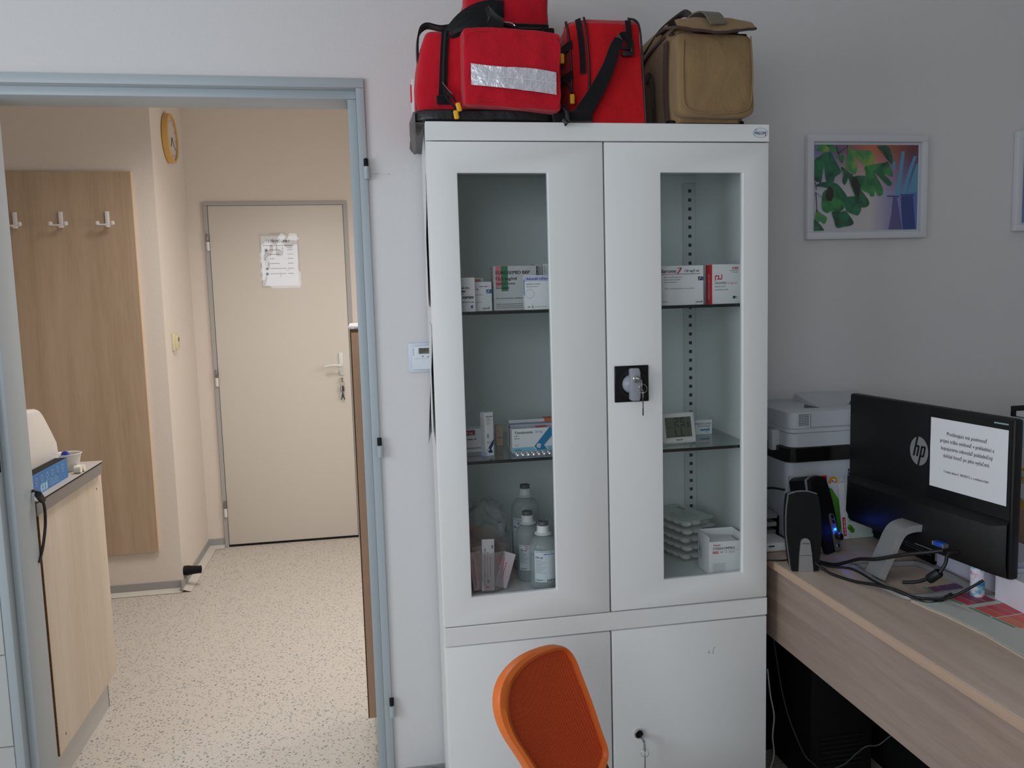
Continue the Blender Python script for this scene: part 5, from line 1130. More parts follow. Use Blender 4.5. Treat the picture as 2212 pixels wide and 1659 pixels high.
pframe(pc2, 0.392, 0.302, 0.0205, 0); m = MB(); m.box((0.018, -0.010, 0.018), (0.374, -0.004, 0.284), mat('mount_white')); m.box((0.0265, -0.0112, 0.0265), (0.366, -0.0102, 0.276), mat('blue_print', (120, 140, 180), 0.4, var=(9, 0.4))); m.build('print', pc2)

# ================================================================== desk
DTOP = wood('desk_laminate', (204, 184, 168), (184, 162, 146), 'y', 30, 0.42, 0.06)
DEDG = wood('desk_edge', (196, 168, 146), (180, 152, 130), 'y', 20, 0.45, 0.05)
DPAN = wood('desk_panel', (170, 150, 138), (144, 124, 112), 'y', 26, 0.5, 0.05)
ZD = 0.745
dk = thing('desk', 'long pale wood-effect desk with a side panel to the right of the cabinet', 'desk', (0.8255, 0, 0))
m = MB(); m.box((0.0, -1.75, ZD - 0.022), (0.85, 0.44, ZD), DTOP, 0.0015, 2); dt = m.build('desktop', dk)
m = MB(); m.box((-0.0012, -1.75, ZD - 0.0205), (0.0002, 0.44, ZD - 0.0015), DEDG); m.build('edge_band', dt)
m = MB(); m.box((0.012, -1.72, 0.533), (0.030, 0.40, ZD - 0.0225), DPAN, 0.001, 1); m.build('modesty_panel', dk)
m = MB(); m.box((0.03, -1.74, 0.0), (0.80, -1.72, ZD - 0.0225), DPAN, 0.001, 1); m.build('leg_panel', dk)
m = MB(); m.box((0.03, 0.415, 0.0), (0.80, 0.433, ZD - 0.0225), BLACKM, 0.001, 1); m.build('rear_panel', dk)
# under the desk
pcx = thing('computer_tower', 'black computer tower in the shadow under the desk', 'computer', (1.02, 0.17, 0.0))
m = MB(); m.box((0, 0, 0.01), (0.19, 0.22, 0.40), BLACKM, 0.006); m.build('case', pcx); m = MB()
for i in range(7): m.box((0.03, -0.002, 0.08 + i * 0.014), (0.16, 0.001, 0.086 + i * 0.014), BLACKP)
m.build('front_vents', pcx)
for (x, y) in ((0.02, 0.02), (0.17, 0.02), (0.02, 0.2), (0.17, 0.2)):
    m = MB(); m.lathe([(0.01, 0), (0.01, 0.012)], BLACKP, 12, mx=mv(x, y, 0)); m.build('foot', pcx)
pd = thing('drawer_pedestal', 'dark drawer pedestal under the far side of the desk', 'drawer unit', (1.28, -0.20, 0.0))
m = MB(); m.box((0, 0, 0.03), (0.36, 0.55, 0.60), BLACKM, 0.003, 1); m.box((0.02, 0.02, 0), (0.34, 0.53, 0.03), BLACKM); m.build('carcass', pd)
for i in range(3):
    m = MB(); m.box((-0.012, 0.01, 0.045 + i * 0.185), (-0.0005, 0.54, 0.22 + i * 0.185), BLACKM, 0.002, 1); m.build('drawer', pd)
m = MB(); m.tube([at(1658, 1445, 'y', .30), at(1664, 1500, 'y', .30), at(1672, 1545, 'y', .30), at(1669, 1590, 'y', .30), at(1672, 1630, 'y', .30), at(1664, 1665, 'y', .29), V((0.99, 0.30, 0.002))], 0.0022, WHITE, 8)
tag(m.build('power_cable'), 'thin white cable hanging down beside the cabinet under the desk', 'cable')
m = MB(); m.tube([V((1.0, 0.12, 0.13)), V((1.03, 0.13, 0.10)), V((1.07, 0.14, 0.094)), V((1.10, 0.13, 0.11)), V((1.14, 0.1, 0.17)), V((1.18, 0.08, 0.19)), V((1.235, 0.05, 0.3)), V((1.245, 0.03, 0.60))], 0.002, DARKG, 8)
m.tube([V((1.0, 0.12, 0.13)), V((0.97, 0.13, 0.17)), V((0.95, 0.2, 0.3)), V((0.94, 0.28, 0.6))], 0.002, DARKG, 8)
tag(m.build('power_cable'), 'thin dark cable sagging in the shadow under the desk', 'cable')

# printer
PRW = mat('printer_grey', (196, 202, 208), 0.4); PRD = mat('printer_line', (70, 76, 82), 0.5)
px0, py0, py1 = 0.945, 0.172, 0.425
pn = thing('printer', 'white and black multifunction laser printer on the desk against the wall', 'printer', (0, 0, ZD))
m = MB(); m.rslab(px0, py0, 1.34, py1, 0.004, 0.211, 0.022, PRW)
m.box((px0 + 0.03, py0 - 0.002, 0.004), (1.32, py0 + 0.01, 0.16), PRW, 0.004, 2)
m.box((px0 + 0.007, py0 - 0.0008, 0.11), (px0 + 0.034, py0 + 0.01, 0.175), mat('printer_recess', (176, 184, 192), 0.4), 0.004, 2); m.box((px0 + 0.026, py0 - 0.0015, 0.145), (px0 + 0.033, py0, 0.165), BLACKM); m.box((px0 + 0.024, py0 - 0.0015, 0.135), (px0 + 0.032, py0, 0.1365), PRD); m.box((px0 + 0.024, py0 - 0.0015, 0.127), (px0 + 0.032, py0, 0.1285), PRD)
m.build('body', pn)
m = MB(); m.rslab(px0 - 0.004, py0 - 0.010, 1.345, py1, 0.2115, 0.2505, 0.026, BLACKG); m.build('output_bay', pn)
m = MB(); m.rslab(px0 + 0.004, py0 - 0.006, 1.34, py1, 0.251, 0.289, 0.026, PRW); m.box((px0 - 0.016, 0.225, 0.236), (px0 + 0.016, 0.25, 0.292), PRW, 0.003, 2); m.box((1.12, py0 - 0.006, 0.236), (1.30, py0 + 0.05, 0.252), PRW, 0.004, 2); m.build('scanner', pn)
m = MB(); m.rslab(px0 + 0.003, py0 - 0.007, 1.345, py1, 0.2898, 0.300, 0.027, PRW); m.rslab(px0 + 0.006, py0 - 0.004, 1.34, py1, 0.3003, 0.345, 0.026, PRW)
m.box((px0 + 0.064, py0 - 0.0046, 0.304), (px0 + 0.0648, py0 + 0.004, 0.342), PRD); m.box((px0 + 0.064, py0 - 0.0046, 0.3035), (1.32, py0 + 0.004, 0.3043), PRD)
adf = m.build('document_feeder', pn)
m = MB()
for i in range(7):
    z = 0.3105 + i * 0.0045
    for k_ in range(4): m.box((px0 + 0.030 + k_ * 0.0075, py0 - 0.0046, z), (px0 + 0.0363 + k_ * 0.0075, py0 + 0.006, z + 0.0018), PRD)
m.build('vent', adf)
m = MB(); mx_ = mv(1.085, 0.26, 0.344); m.add([(0, 0, 0), (0.2, 0, 0), (0.2, 0.14, 0), (0, 0.14, 0), (0.0, 0.13, 0.022), (0.2, 0.13, 0.022)], [(0, 1, 5, 4), (0, 4, 3), (1, 2, 5), (3, 4, 5, 2), (0, 3, 2, 1)], PRW, False, mx_); m.add([(-0.055, -0.02, 0.0015), (-0.01, -0.025, 0.0015), (-0.03, 0.02, 0.006)], [(0, 1, 2)], PRD, False, mx_); m.add([(0.09, -0.005, 0.003), (0.15, -0.005, 0.003), (0.11, 0.02, 0.009)], [(0, 1, 2)], PRD, False, mx_); m.build('feed_tray', adf)
m = MB(); F = Face(m, (0, py0 - 0.0022, 0), (1, 0, 0), (0, 0, 1), 0.0003)
F.rect(1.037, 0.146, 0.022, 0.024, PR['red']); m.build('red_sticker', pn)
m = MB(); F = Face(m, (0, py0 - 0.0022, 0), (1, 0, 0), (0, 0, 1), 0.0003)
F.disc(1.078, 0.153, 0.0125, mat('sticker_orange', (226, 150, 40), 0.5)); F.disc(1.079, 0.155, 0.006, CARD, 0.004, 2); F.disc(1.076, 0.150, 0.0035, CARD, 0.005, 2); F.poly([(1.076, .147), (1.078, .148), (1.081, .1455), (1.0795, .144)], INK, 2); m.build('orange_sticker', pn)
m = MB(); F = Face(m, (0, py0 - 0.0022, 0), (1, 0, 0), (0, 0, 1), 0.0003); F.dashes(1.11, 0.155, 0.012, 0.0012, INKG, rot=True); F.dashes(1.119, 0.152, 0.018, 0.0012, INKG, 3, rot=True)
F.rect(1.122, 0.168, 0.012, 0.016, PR['navy']); F.ring(1.128, 0.176, 0.004, 0.001, CARD, 2); m.build('marking', pn)

# leaflets leaning on the printer
def leaflet(label, x0, x1, y0, y1, h_, base, draw, name='leaflet'):
    """bottom edge at y0, top edge at y1"""
    m = MB(); a = math.atan2(y1 - y0, h_); L_ = math.hypot(h_, y1 - y0); mx = mv(x0, y0, ZD + 0.0008) @ rot('X', -a)
    m.box((0, 0, 0), (x1 - x0, 0.002, L_), base, mx=mx)
    F = Face(m, mx @ V((0, 0, 0)), (1, 0, 0), mx.to_3x3() @ V((0, 0, 1)), 0.0003); draw(F, x1 - x0, L_)
    return tag(m.build(name), label, 'leaflet')
PALEG = mat('leaflet_green', (196, 212, 198), 0.45); GRN = mat('leaflet_vivid_green', (84, 160, 40), 0.45)
def d1(F, w_, h_):
    F.rect(0.018, 0, w_ - 0.018, h_ * 0.985, PALEG); F.rect(0.004, 0.008, 0.009, 0.05, PR['red'], 2); F.dashes(0.0075, 0.012, 0.04, 0.003, CARD, 4, k=3, rot=True)
    for i in range(4): F.dashes(0.024 + i * 0.007, 0.045, 0.075 - 0.006 * i, 0.0014, PR['dgreen'], i, k=2, rot=True)
    F.disc(0.024, 0.030, 0.0075, GRN, k=2); F.disc(0.030, 0.022, 0.0075, GRN, k=2); F.poly([(.018, .026), (.030, .034), (.036, .014)], GRN, 2); F.rect(w_ - 0.012, 0.008, 0.004, 0.04, PR['dgreen'], 2)
leaflet('pale green printed leaflet with a green heart leaning on the printer', 1.087, 1.187, 0.135, 0.162, 0.147, CARD, d1)
def d2_(F, w_, h_):
    F.poly([(0.0, 0.002), (w_ * 0.8, 0.002), (w_, h_ * 0.35), (w_ * 0.95, h_ * 0.62), (w_ * 0.6, h_ * 0.9), (w_ * 0.2, h_ - 0.001), (0.0, h_ - 0.001)], GRN)
leaflet('white leaflet with a curved vivid green field behind the tilted speaker', 1.030, 1.100, 0.150, 0.166, 0.147, CARD, d2_)

# speakers
def speaker(label, loc, rz, tilt, controls):
    s = thing('desktop_speaker', label, 'speaker', loc, rz)
    tm = Matrix.Identity(4); tm[1][2] = math.tan(tilt)
    fr = [(-0.031, 0.002), (0.031, 0.002), (0.036, 0.045), (0.040, 0.085), (0.040, 0.120), (0.038, 0.150), (0.033, 0.182), (0.014, 0.188), (0.0, 0.189), (-0.014, 0.188), (-0.033, 0.182), (-0.038, 0.150), (-0.040, 0.120), (-0.040, 0.085), (-0.036, 0.045)]
    m = MB(); m.prism(fr, -0.012, 0.0, BLACKM, 'xz', mx=tm); gr = m.build('grille', s)
    m = MB(); m.prism([(x * 1.03, z * 1.008) for x, z in fr], 0.0, 0.006, SILVER, 'xz', mx=tm); m.build('silver_rim', s)
    m = MB(); n = len(fr); vs = [(x, 0.006, z) for x, z in fr] + [(x * 0.72, 0.062, z * 0.92 + 0.002) for x, z in fr]
    m.add(vs, [tuple(range(n)), tuple(range(2 * n - 1, n - 1, -1))] + [(i, n + i, n + (i + 1) % n, (i + 1) % n) for i in range(n)], BLACKP, False, tm); m.build('cabinet', s)
    m = MB()
    if not controls:
        a = [(-0.0175, 0.0), (0.0175, 0.0), (0.0145, 0.045), (0.0115, 0.068)] + [(0.0112 * math.cos(t_), 0.070 + 0.011 * math.sin(t_)) for t_ in [i * PI / 8 for i in range(9)]] + [(-0.0115, 0.068), (-0.0145, 0.045)]
        m.prism(a, -0.0165, -0.012, SILVER, 'xz', mx=tm); m.prism([(-0.0148, 0.040), (0.0148, 0.040), (0.0148, 0.0408), (-0.0148, 0.0408)], -0.0172, -0.0165, DARKG, 'xz', mx=tm)
        F = Face(m, tm @ V((0, -0.0167, 0)), tm.to_3x3() @ V((1, 0, 0)), tm.to_3x3() @ V((0, 0, 1)), 0.0004); F.text('Trust', -0.006, 0.0675, 0.0055, INK, w=0.015, bold=True, slant=0.2); F.poly([(-.009, .0715), (-.007, .0675), (-.006, .0675), (-.008, .0715)], INK)
        m.build('front_badge', s)
    else:
        a = [(0.004, 0.004), (0.0255, 0.004), (0.0270, 0.03), (0.0270, 0.082)] + [(0.0175 + 0.009 * math.cos(t_), 0.086 + 0.009 * math.sin(t_)) for t_ in [i * PI / 8 for i in range(9)]] + [(0.0075, 0.082), (0.0050, 0.03)]
        m.prism(a, -0.0165, -0.012, SILVER, 'xz', mx=tm); pl = m.build('control_panel', s)
        m = MB(); m.lathe([(0.0095, 0), (0.0095, 0.012), (0.008, 0.014), (0.0005, 0.014)], BLACKP, 24, mx=tm @ mv(0.018, -0.0165, 0.040) @ rot('X', PI / 2), cap=False); m.build('volume_knob', pl)
        m = MB(); m.box((0.0135, -0.0178, 0.0535), (0.0205, -0.0165, 0.0585), mat('led_blue', (40, 150, 255), 0.3, emit=((20, 120, 255), 5)), mx=tm); m.build('blue_light', pl)
        m = MB()
        for z in (0.075, 0.088): m.lathe([(0.0045, 0), (0.0045, 0.002), (0.0005, 0.002)], BLACKP, 18, mx=tm @ mv(0.016, -0.0165, z) @ rot('X', PI / 2), cap=False)
        m.build('button', pl)
        m = MB(); m.lathe([(0.0045, 0), (0.0045, 0.0015), (0.0028, 0.0015), (0.0028, 0.0)], CHROME, 18, mx=tm @ mv(0.015, -0.0165, 0.016) @ rot('X', PI / 2), cap=False); m.lathe([(0.0005, 0.0004), (0.0028, 0.0004)], BLACKM, 18, mx=tm @ mv(0.015, -0.0165, 0.016) @ rot('X', PI / 2), cap=False); m.build('headphone_jack', pl)
        l = bpy.data.lights.new('speaker_led', 'POINT'); l.energy = 0.018; l.color = (0.03, 0.1, 1.0); l.shadow_soft_size = 0.003
        lo = bpy.data.objects.new('speaker_led', l); COL.objects.link(lo); lo.parent = s; lo.location = (0.017, -0.03 + math.tan(tilt) * 0.056, 0.056)
    return s
speaker('black desktop speaker with a silver front badge, nearest the cabinet', (0.8625, -0.062, ZD), R(-12), R(5), False)
speaker('black desktop speaker with a volume knob and blue light, leaning back behind the other', (1.000, 0.050, ZD), R(27), R(15), True)

# monitor
mon = thing('monitor', 'black computer monitor seen from behind with a paper notice taped on', 'monitor', (1.083, 0.1, ZD))
MU = V((0.0916, -0.9958, 0)); MN = V((-0.9958, -0.0916, 0))
MM = Matrix(((MU.x, MN.x, 0, 0), (MU.y, MN.y, 0, 0), (0, 0, 1, 0), (0, 0, 0, 1)))  # local (u, out, z)
MP = mat('monitor_plastic', (9, 9, 10), 0.5, bump=(500, 0.1)); 
m = MB(); m.box((0.0, -0.018, 0.066), (0.505, 0.004, 0.4), MP, 0.006, 2, mx=MM); ms_ = m.build('shell', mon)
m = MB(); m.prism([(0.004, 0.066), (0.020, 0.190), (0.034, 0.170), (0.034, 0.098), (0.020, 0.070)], 0.006, 0.502, MP, 'yz', mx=MM)
m = MB()
vs = []; 
for u_ in (0.006, 0.030, 0.475, 0.500):
    e_ = 0.0 if u_ in (0.006, 0.500) else 1.0
    for (o_, z_) in ((0.004, 0.190), (0.012 + 0.016 * e_, 0.182 - 0.006 * e_), (0.012 + 0.022 * e_, 0.10), (0.008 + 0.010 * e_, 0.072), (0.004, 0.068)): vs.append((u_, o_, z_))
fs = []
for a in range(3):
    for b in range(4): fs.append((a * 5 + b, a * 5 + b + 1, (a + 1) * 5 + b + 1, (a + 1) * 5 + b))
m.add(vs, fs, MP, False, MM); m.build('rear_housing', mon)
m = MB(); m.box((0.004, -0.019, 0.072), (0.500, -0.018, 0.396), BLACKG, mx=MM); m.build('screen', mon)
m = MB(); F = Face(m, MM @ V((0, 0.0043, 0)), MU, (0, 0, 1), 0.0004)
LOGO = mat('logo_grey', (150, 152, 154), 0.35, 0.3)
F.disc(0.2465, 0.291, 0.0285, LOGO, 0.0335, n=48); BK = MP
# the h and p strokes cut dark into the disc, slanted
def stroke(pts): F.poly(pts, BK, 3)
cx, cy = 0.2465, 0.291
def S(x, y): return (cx + x * 0.95 + y * 0.24, cy + y)
stroke([S(-.0165, .0335), S(-.0105, .0335), S(-.0105, -.013), S(-.0165, -.013)]); stroke([S(-.0105, .0135), S(-.0025, .0135), S(-.0025, .0085), S(-.0105, .0085)]); stroke([S(-.0045, .0135), S(-.0015, .0125), S(.0000, .0095), S(.0000, -.013), S(-.0055, -.013), S(-.0055, .008)])
stroke([S(.0045, .0135), S(.0100, .0135), S(.0100, -.0335), S(.0045, -.0335)]); stroke([S(.0100, .0135), S(.0180, .0135), S(.0180, .0088), S(.0100, .0088)]); stroke([S(.0150, .0135), S(.0185, .0125), S(.0200, .0095), S(.0200, -.009), S(.0185, -.0122), S(.0150, -.013)]); stroke([S(.0100, -.0082), S(.0170, -.0082), S(.0170, -.013), S(.0100, -.013)])
m.build('logo', mon)
m = MB(); m.box((0.265, 0.012, 0.098), (0.42, 0.0242, 0.122), BLACKM, 0.002, 1, mx=MM); m.box((0.275, 0.0350, 0.082), (0.335, 0.0358, 0.084), SILVER, mx=MM); m.build('port_bay', mon)
m = MB(); m.box((0.345, 0.026, 0.100), (0.368, 0.050, 0.110), mat('vga_blue', (30, 80, 190), 0.4), 0.002, 1, mx=MM); m.box((0.340, 0.034, 0.1005), (0.344, 0.048, 0.109), SILVER, mx=MM); m.box((0.369, 0.034, 0.1005), (0.373, 0.048, 0.109), SILVER, mx=MM); m.build('vga_plug', mon)
STD = mat('stand_silver', (178, 178, 178), 0.36, 0.45)
# stand: arm sloping from the hub to the floor loop
m = MB()
def arm(pts, w_, th_, mt, mb, wdir):
    mb.ribbon([(p, wdir) for p in pts], w_, th_, mt)
rel = lambda p: V(p) - V((1.083, 0.1, ZD))
arm([rel((1.090, -0.165, 0.868)), rel((1.062, -0.160, 0.866)), rel((1.043, -0.157, 0.858)), rel((1.030, -0.157, 0.842)), rel((1.015, -0.158, 0.812)), rel((0.998, -0.158, 0.778)), rel((0.985, -0.159, 0.752))], 0.062, 0.016, STD, m, (0.15, 1, 0)); m.build('stand_arm', mon)
loopc = [(0.988, -0.068), (1.120, -0.080), (1.150, -0.095), (1.158, -0.20), (1.140, -0.288), (1.115, -0.298), (1.0, -0.301), (0.972, -0.290), (0.963, -0.255), (0.958, -0.20), (0.964, -0.14), (0.974, -0.090)]
m = MB(); inn = []
cxl = sum(p[0] for p in loopc) / len(loopc); cyl = sum(p[1] for p in loopc) / len(loopc)
oc = catmull([V((p[0], p[1], 0)) for p in loopc], 3, True); ic = []
for i, p in enumerate(oc):
    t_ = (oc[(i + 1) % len(oc)] - oc[i - 1]).normalized(); nn = V((-t_.y, t_.x, 0)); 
    if nn.dot(V((cxl, cyl, 0)) - p) < 0: nn = -nn
    ic.append(p + nn * 0.019)
n = len(oc); vs = []
for zz, off in ((0.0008, 0), (0.0070, 0), (0.0095, 0.003)): vs += [rel((p.x, p.y, ZD + zz)) + ((ic[i] - p).normalized() * off) for i, p in enumerate(oc)]
for zz, off in ((0.0095, 0.003), (0.0070, 0), (0.0008, 0)): vs += [rel((p.x, p.y, ZD + zz)) + ((oc[i] - p).normalized() * off) for i, p in enumerate(ic)]
fs = [(j * n + i, j * n + (i + 1) % n, ((j + 1) % 6) * n + (i + 1) % n, ((j + 1) % 6) * n + i) for j in range(6) for i in range(n)]
m.add(vs, fs, STD, True); m.build('stand_base', mon)
# notice on the monitor
nt = thing('paper_notice', 'white landscape notice in a clear sleeve taped to the monitor back', 'notice', (1.083, 0.1, ZD))
m = MB(); n1, n2 = 16, 8; vs = []
u0, u1, v0, v1 = 0.283, 0.4915, 0.219, 0.376
def nz(u_, v_): return 0.0066 + 0.0005 * noise.noise(V((u_ * 25, v_ * 25, 4)))
PT = [MM @ V((u0 + (u1 - u0) * i / n1, nz(i / n1, j / n2), v0 + (v1 - v0) * j / n2)) for j in range(n2 + 1) for i in range(n1 + 1)]
m.add(PT, [(j * (n1 + 1) + i, j * (n1 + 1) + i + 1, (j + 1) * (n1 + 1) + i + 1, (j + 1) * (n1 + 1) + i) for j in range(n2) for i in range(n1)], PAPER, True)
F = Face(m, MM @ V((u0, 0.0071, v0)), MU, (0, 0, 1), 0.0002); cxn = (u1 - u0) * 0.49
for i, (s_t, wt_) in enumerate((('Predávajúci má povinnosť', 0.108), ('prijatú tržbu evidovať v pokladnici a', 0.146), ('kupujúcemu odovzdať pokladničný', 0.140), ('doklad ihneď po jeho vytlačení.', 0.126))): F.text(s_t, cxn, 0.1215 - i * 0.0165, 0.0120, DARKG, w=wt_, align='c')
F.text('V zmysle zákona č. 384/2025 Z. z. o evidencii tržieb', cxn, 0.038, 0.0078, DARKG, w=0.122, align='c'); m.build('sheet', nt)
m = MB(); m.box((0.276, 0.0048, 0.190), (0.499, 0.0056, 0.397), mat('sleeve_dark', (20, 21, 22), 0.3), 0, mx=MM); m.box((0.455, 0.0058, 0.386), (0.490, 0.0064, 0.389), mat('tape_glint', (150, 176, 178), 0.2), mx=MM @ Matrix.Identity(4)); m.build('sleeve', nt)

# cables by the monitor
def P3(px, py, x): return at(px, py, 'x', x)
kb_ = thing('speaker_cable', 'thick black cable running from the speakers up to the monitor ports', 'cable', (0, 0, 0))
m = MB(); m.tube([V((0.905, -0.01, ZD + 0.008)), V((0.94, -0.055, ZD + 0.005)), V((0.955, -0.09, 0.765)), V((0.965, -0.13, 0.785)), V((0.975, -0.18, 0.80)), V((1.0, -0.235, 0.825)), V((1.03, -0.28, 0.842)), V((1.05, -0.30, 0.850))], 0.0042, BLACKP, 10); m.build('cord', kb_)
m = MB(); m.tube([V((0.895, -0.035, ZD + 0.02)), V((0.92, -0.07, ZD + 0.008)), V((0.945, -0.13, ZD + 0.018)), V((0.952, -0.21, ZD + 0.014)), V((0.96, -0.26, ZD + 0.013)), V((0.985, -0.31, ZD + 0.010)), V((1.04, -0.335, ZD + 0.014)), V((1.10, -0.36, ZD + 0.055))], 0.003, BLACKP, 10)
tag(m.build('audio_cable'), 'thin black cable sagging across the desk before the monitor stand', 'cable')
m = MB(); m.tube([V((0.885, -0.075, ZD + 0.02)), V((0.90, -0.11, ZD + 0.006)), V((0.925, -0.17, ZD + 0.004)), V((0.945, -0.23, ZD + 0.013)), V((0.965, -0.28, ZD + 0.0145)), V((0.99, -0.325, ZD + 0.004)), V((1.02, -0.33, ZD + 0.006)), V((1.05, -0.33, ZD + 0.02))], 0.0035, BLACKP, 10)
tag(m.build('audio_cable'), 'black cable lying lowest on the desk beside the near speaker', 'cable')
vc = thing('monitor_cable', 'black monitor cable with a ferrite lump hanging from the monitor back', 'cable', (0, 0, 0))
a_ = MM @ V((0.40, 0.035, 0.10)) + V((1.083, 0.1, ZD)); 
m = MB(); m.tube([a_, a_ + V((-0.02, 0.004, -0.004)), P3(2042, 1218, 1.055), P3(2030, 1236, 1.045), P3(2014, 1245, 1.035), P3(1985, 1256, 1.02), P3(1950, 1258, 1.0)], 0.0038, BLACKP, 10); m.build('cord', vc)
m = MB(); c0_ = P3(2030, 1236, 1.045); c1_ = P3(2006, 1252, 1.034); d_ = (c1_ - c0_).normalized(); mx_ = Matrix.Translation((c0_ + c1_) / 2) @ d_.to_track_quat('Z', 'Y').to_matrix().to_4x4(); L2 = (c1_ - c0_).length / 2
m.lathe([(0.0005, -L2), (0.009, -L2), (0.0105, -L2 + 0.003), (0.0105, L2 - 0.003), (0.009, L2), (0.0005, L2)], BLACKP, 20, mx=mx_, cap=False); m.build('ferrite', vc)

# desk things behind the speakers, beside the cabinet
tr2 = thing('letter_tray', 'low black tray with grey folders between cabinet and printer', 'tray', (0.832, 0.20, ZD))
m = MB(); m.box((0, 0, 0.0), (0.105, 0.21, 0.006), BLACKM, 0.001, 1); m.box((0, 0, 0.006), (0.003, 0.21, 0.06), BLACKM); m.box((0.102, 0, 0.006), (0.105, 0.21, 0.06), BLACKM); m.box((0.0, 0.207, 0.0), (0.105, 0.21, 0.06), BLACKM); m.build('shell', tr2)
for i, c in enumerate(((150, 154, 158), (164, 168, 172), (140, 144, 150))):
    m = MB(); m.box((0.0, 0.0, 0.0), (0.093, 0.19, 0.012), mat('folder_grey_%d' % i, c, 0.6), 0.001, 1, mx=mv(0.838, 0.205 - i * 0.004, ZD + 0.0075 + i * 0.0235) @ rot('X', R(3 * (i == 2))))
    m.rows = 1; tag(m.build('folder'), ('lowest', 'middle', 'topmost')[i] + ' grey folder in the low tray between cabinet and printer', 'folder', 'grey folders in the low tray')
ro = thing('white_adapter', 'small white flat device on the desk behind the near speaker', 'device', (0.835, 0.080, ZD + 0.001))
m = MB(); m.box((0, 0, 0.0), (0.072, 0.085, 0.024), WHITE, 0.006, 3); m.build('housing', ro); m = MB(); m.box((0.01, -0.0006, 0.014), (0.026, 0.001, 0.018), DARKG); m.build('slot', ro)
m = MB(); m.tube([V((0.81, 0.02, ZD + 0.003)), V((0.84, 0.01, ZD + 0.003)), V((0.86, 0.012, ZD + 0.003)), V((0.885, 0.035, ZD + 0.003))], 0.002, BLACKP, 8); tag(m.build('thin_cable'), 'short black wire on the desk beside the cabinet', 'cable')
m = MB(); m.tube([V((0.84, 0.16, ZD + 0.145)), V((0.86, 0.10, ZD + 0.165)), V((0.868, 0.045, ZD + 0.172))], 0.003, BLACKP, 8); m.tube([V((0.84, 0.16, ZD + 0.145)), V((0.845, 0.30, ZD + 0.14)), V((0.850, 0.42, ZD + 0.08))], 0.003, BLACKP, 8); tag(m.build('thin_cable'), 'black wire arching behind the near speaker towards the printer', 'cable')

# black mesh tray behind the monitor
bk = thing('mesh_tray', 'black perforated metal tray standing behind the monitor stand', 'tray', (1.178, 0.155, ZD))
m = MB(); L_ = 0.26
m.box((0.0, -L_, 0.0), (0.16, 0, 0.004), BLACKM); m.box((0.0, -L_, 0.004), (0.002, 0, 0.014), BLACKM); m.box((0, -L_, 0.070), (0.003, 0, 0.080), BLACKM); m.box((0, -0.008, 0), (0.003, 0, 0.08), BLACKM); m.box((0, -L_, 0), (0.003, -L_ + 0.008, 0.08), BLACKM)
m.box((0.157, -L_, 0), (0.16, 0, 0.08), BLACKM); m.box((0, -0.002, 0), (0.16, 0, 0.08), BLACKM); m.build('tray_shell', bk)
m = MB()
for i in range(42): y = -0.008 - i * (L_ - 0.016) / 42; m.box((0.0008, y - 0.0025, 0.014), (0.002, y, 0.070), BLACKM)
for j in range(9): m.box((0.0004, -L_ + 0.008, 0.014 + j * 0.0062), (0.0022, -0.008, 0.0168 + j * 0.0062), BLACKM)
ms2 = m.build('mesh_side', bk)
m = MB(); m.box((0.006, -L_ + 0.01, 0.004), (0.15, -0.01, 0.05), PAPER); m.rows = 1; tag(m.build('paper_stack', loc=(1.178, 0.155, ZD + 0.0005)), 'stack of white paper inside the black perforated tray', 'paper')
# white storage behind the monitor foot
wb = thing('white_box', 'pale box with a grey corner strip on the desk behind the monitor foot', 'box', (1.178, -0.36, ZD))
m = MB(); m.box((0, 0.025, 0), (0.14, 0.245, 0.075), mat('pale_lilac_card', (196, 196, 212), 0.5), 0.001, 1); m.box((-0.001, 0.10, 0.0), (0.0, 0.106, 0.075), GREYV); m.build('shell', wb)

# deodorant can
cn = thing('spray_can', 'small floral spray can standing on the desk under the monitor corner', 'can', (1.1215, -0.318, ZD))
def floral():
    m = mat('floral_print', (220, 220, 230), 0.3); n = m.node_tree.nodes; L = m.node_tree.links; b = n['Principled BSDF']
    tc = n.new('ShaderNodeTexCoord'); t_ = n.new('ShaderNodeTexNoise'); t_.inputs['Scale'].default_value = 38; t_.inputs['Detail'].default_value = 2; L.new(tc.outputs['Object'], t_.inputs['Vector'])
    cr = n.new('ShaderNodeValToRGB'); cr.color_ramp.elements[0].position = 0.3; cr.color_ramp.elements[0].color = lin((60, 120, 180)); cr.color_ramp.elements[1].position = 0.72; cr.color_ramp.elements[1].color = lin((150, 90, 150))
    for p_, c in ((0.40, (120, 190, 210)), (0.46, (226, 228, 236)), (0.58, (224, 220, 232)), (0.64, (220, 130, 150))): e_ = cr.color_ramp.elements.new(p_); e_.color = lin(c)
    L.new(t_.outputs['Fac'], cr.inputs[0]); L.new(cr.outputs[0], b.inputs['Base Color']); return m
m = MB(); m.lathe([(0.0005, 0.001), (0.0135, 0.0), (0.0145, 0.002), (0.0145, 0.085), (0.0125, 0.092)], floral(), 28, mx=Matrix.Identity(4)); m.build('can_body', cn)
m = MB(); m.lathe([(0.0115, 0.092), (0.0115, 0.104), (0.0095, 0.107), (0.0005, 0.107)], WHITE, 24, cap=False); m.build('cap', cn)
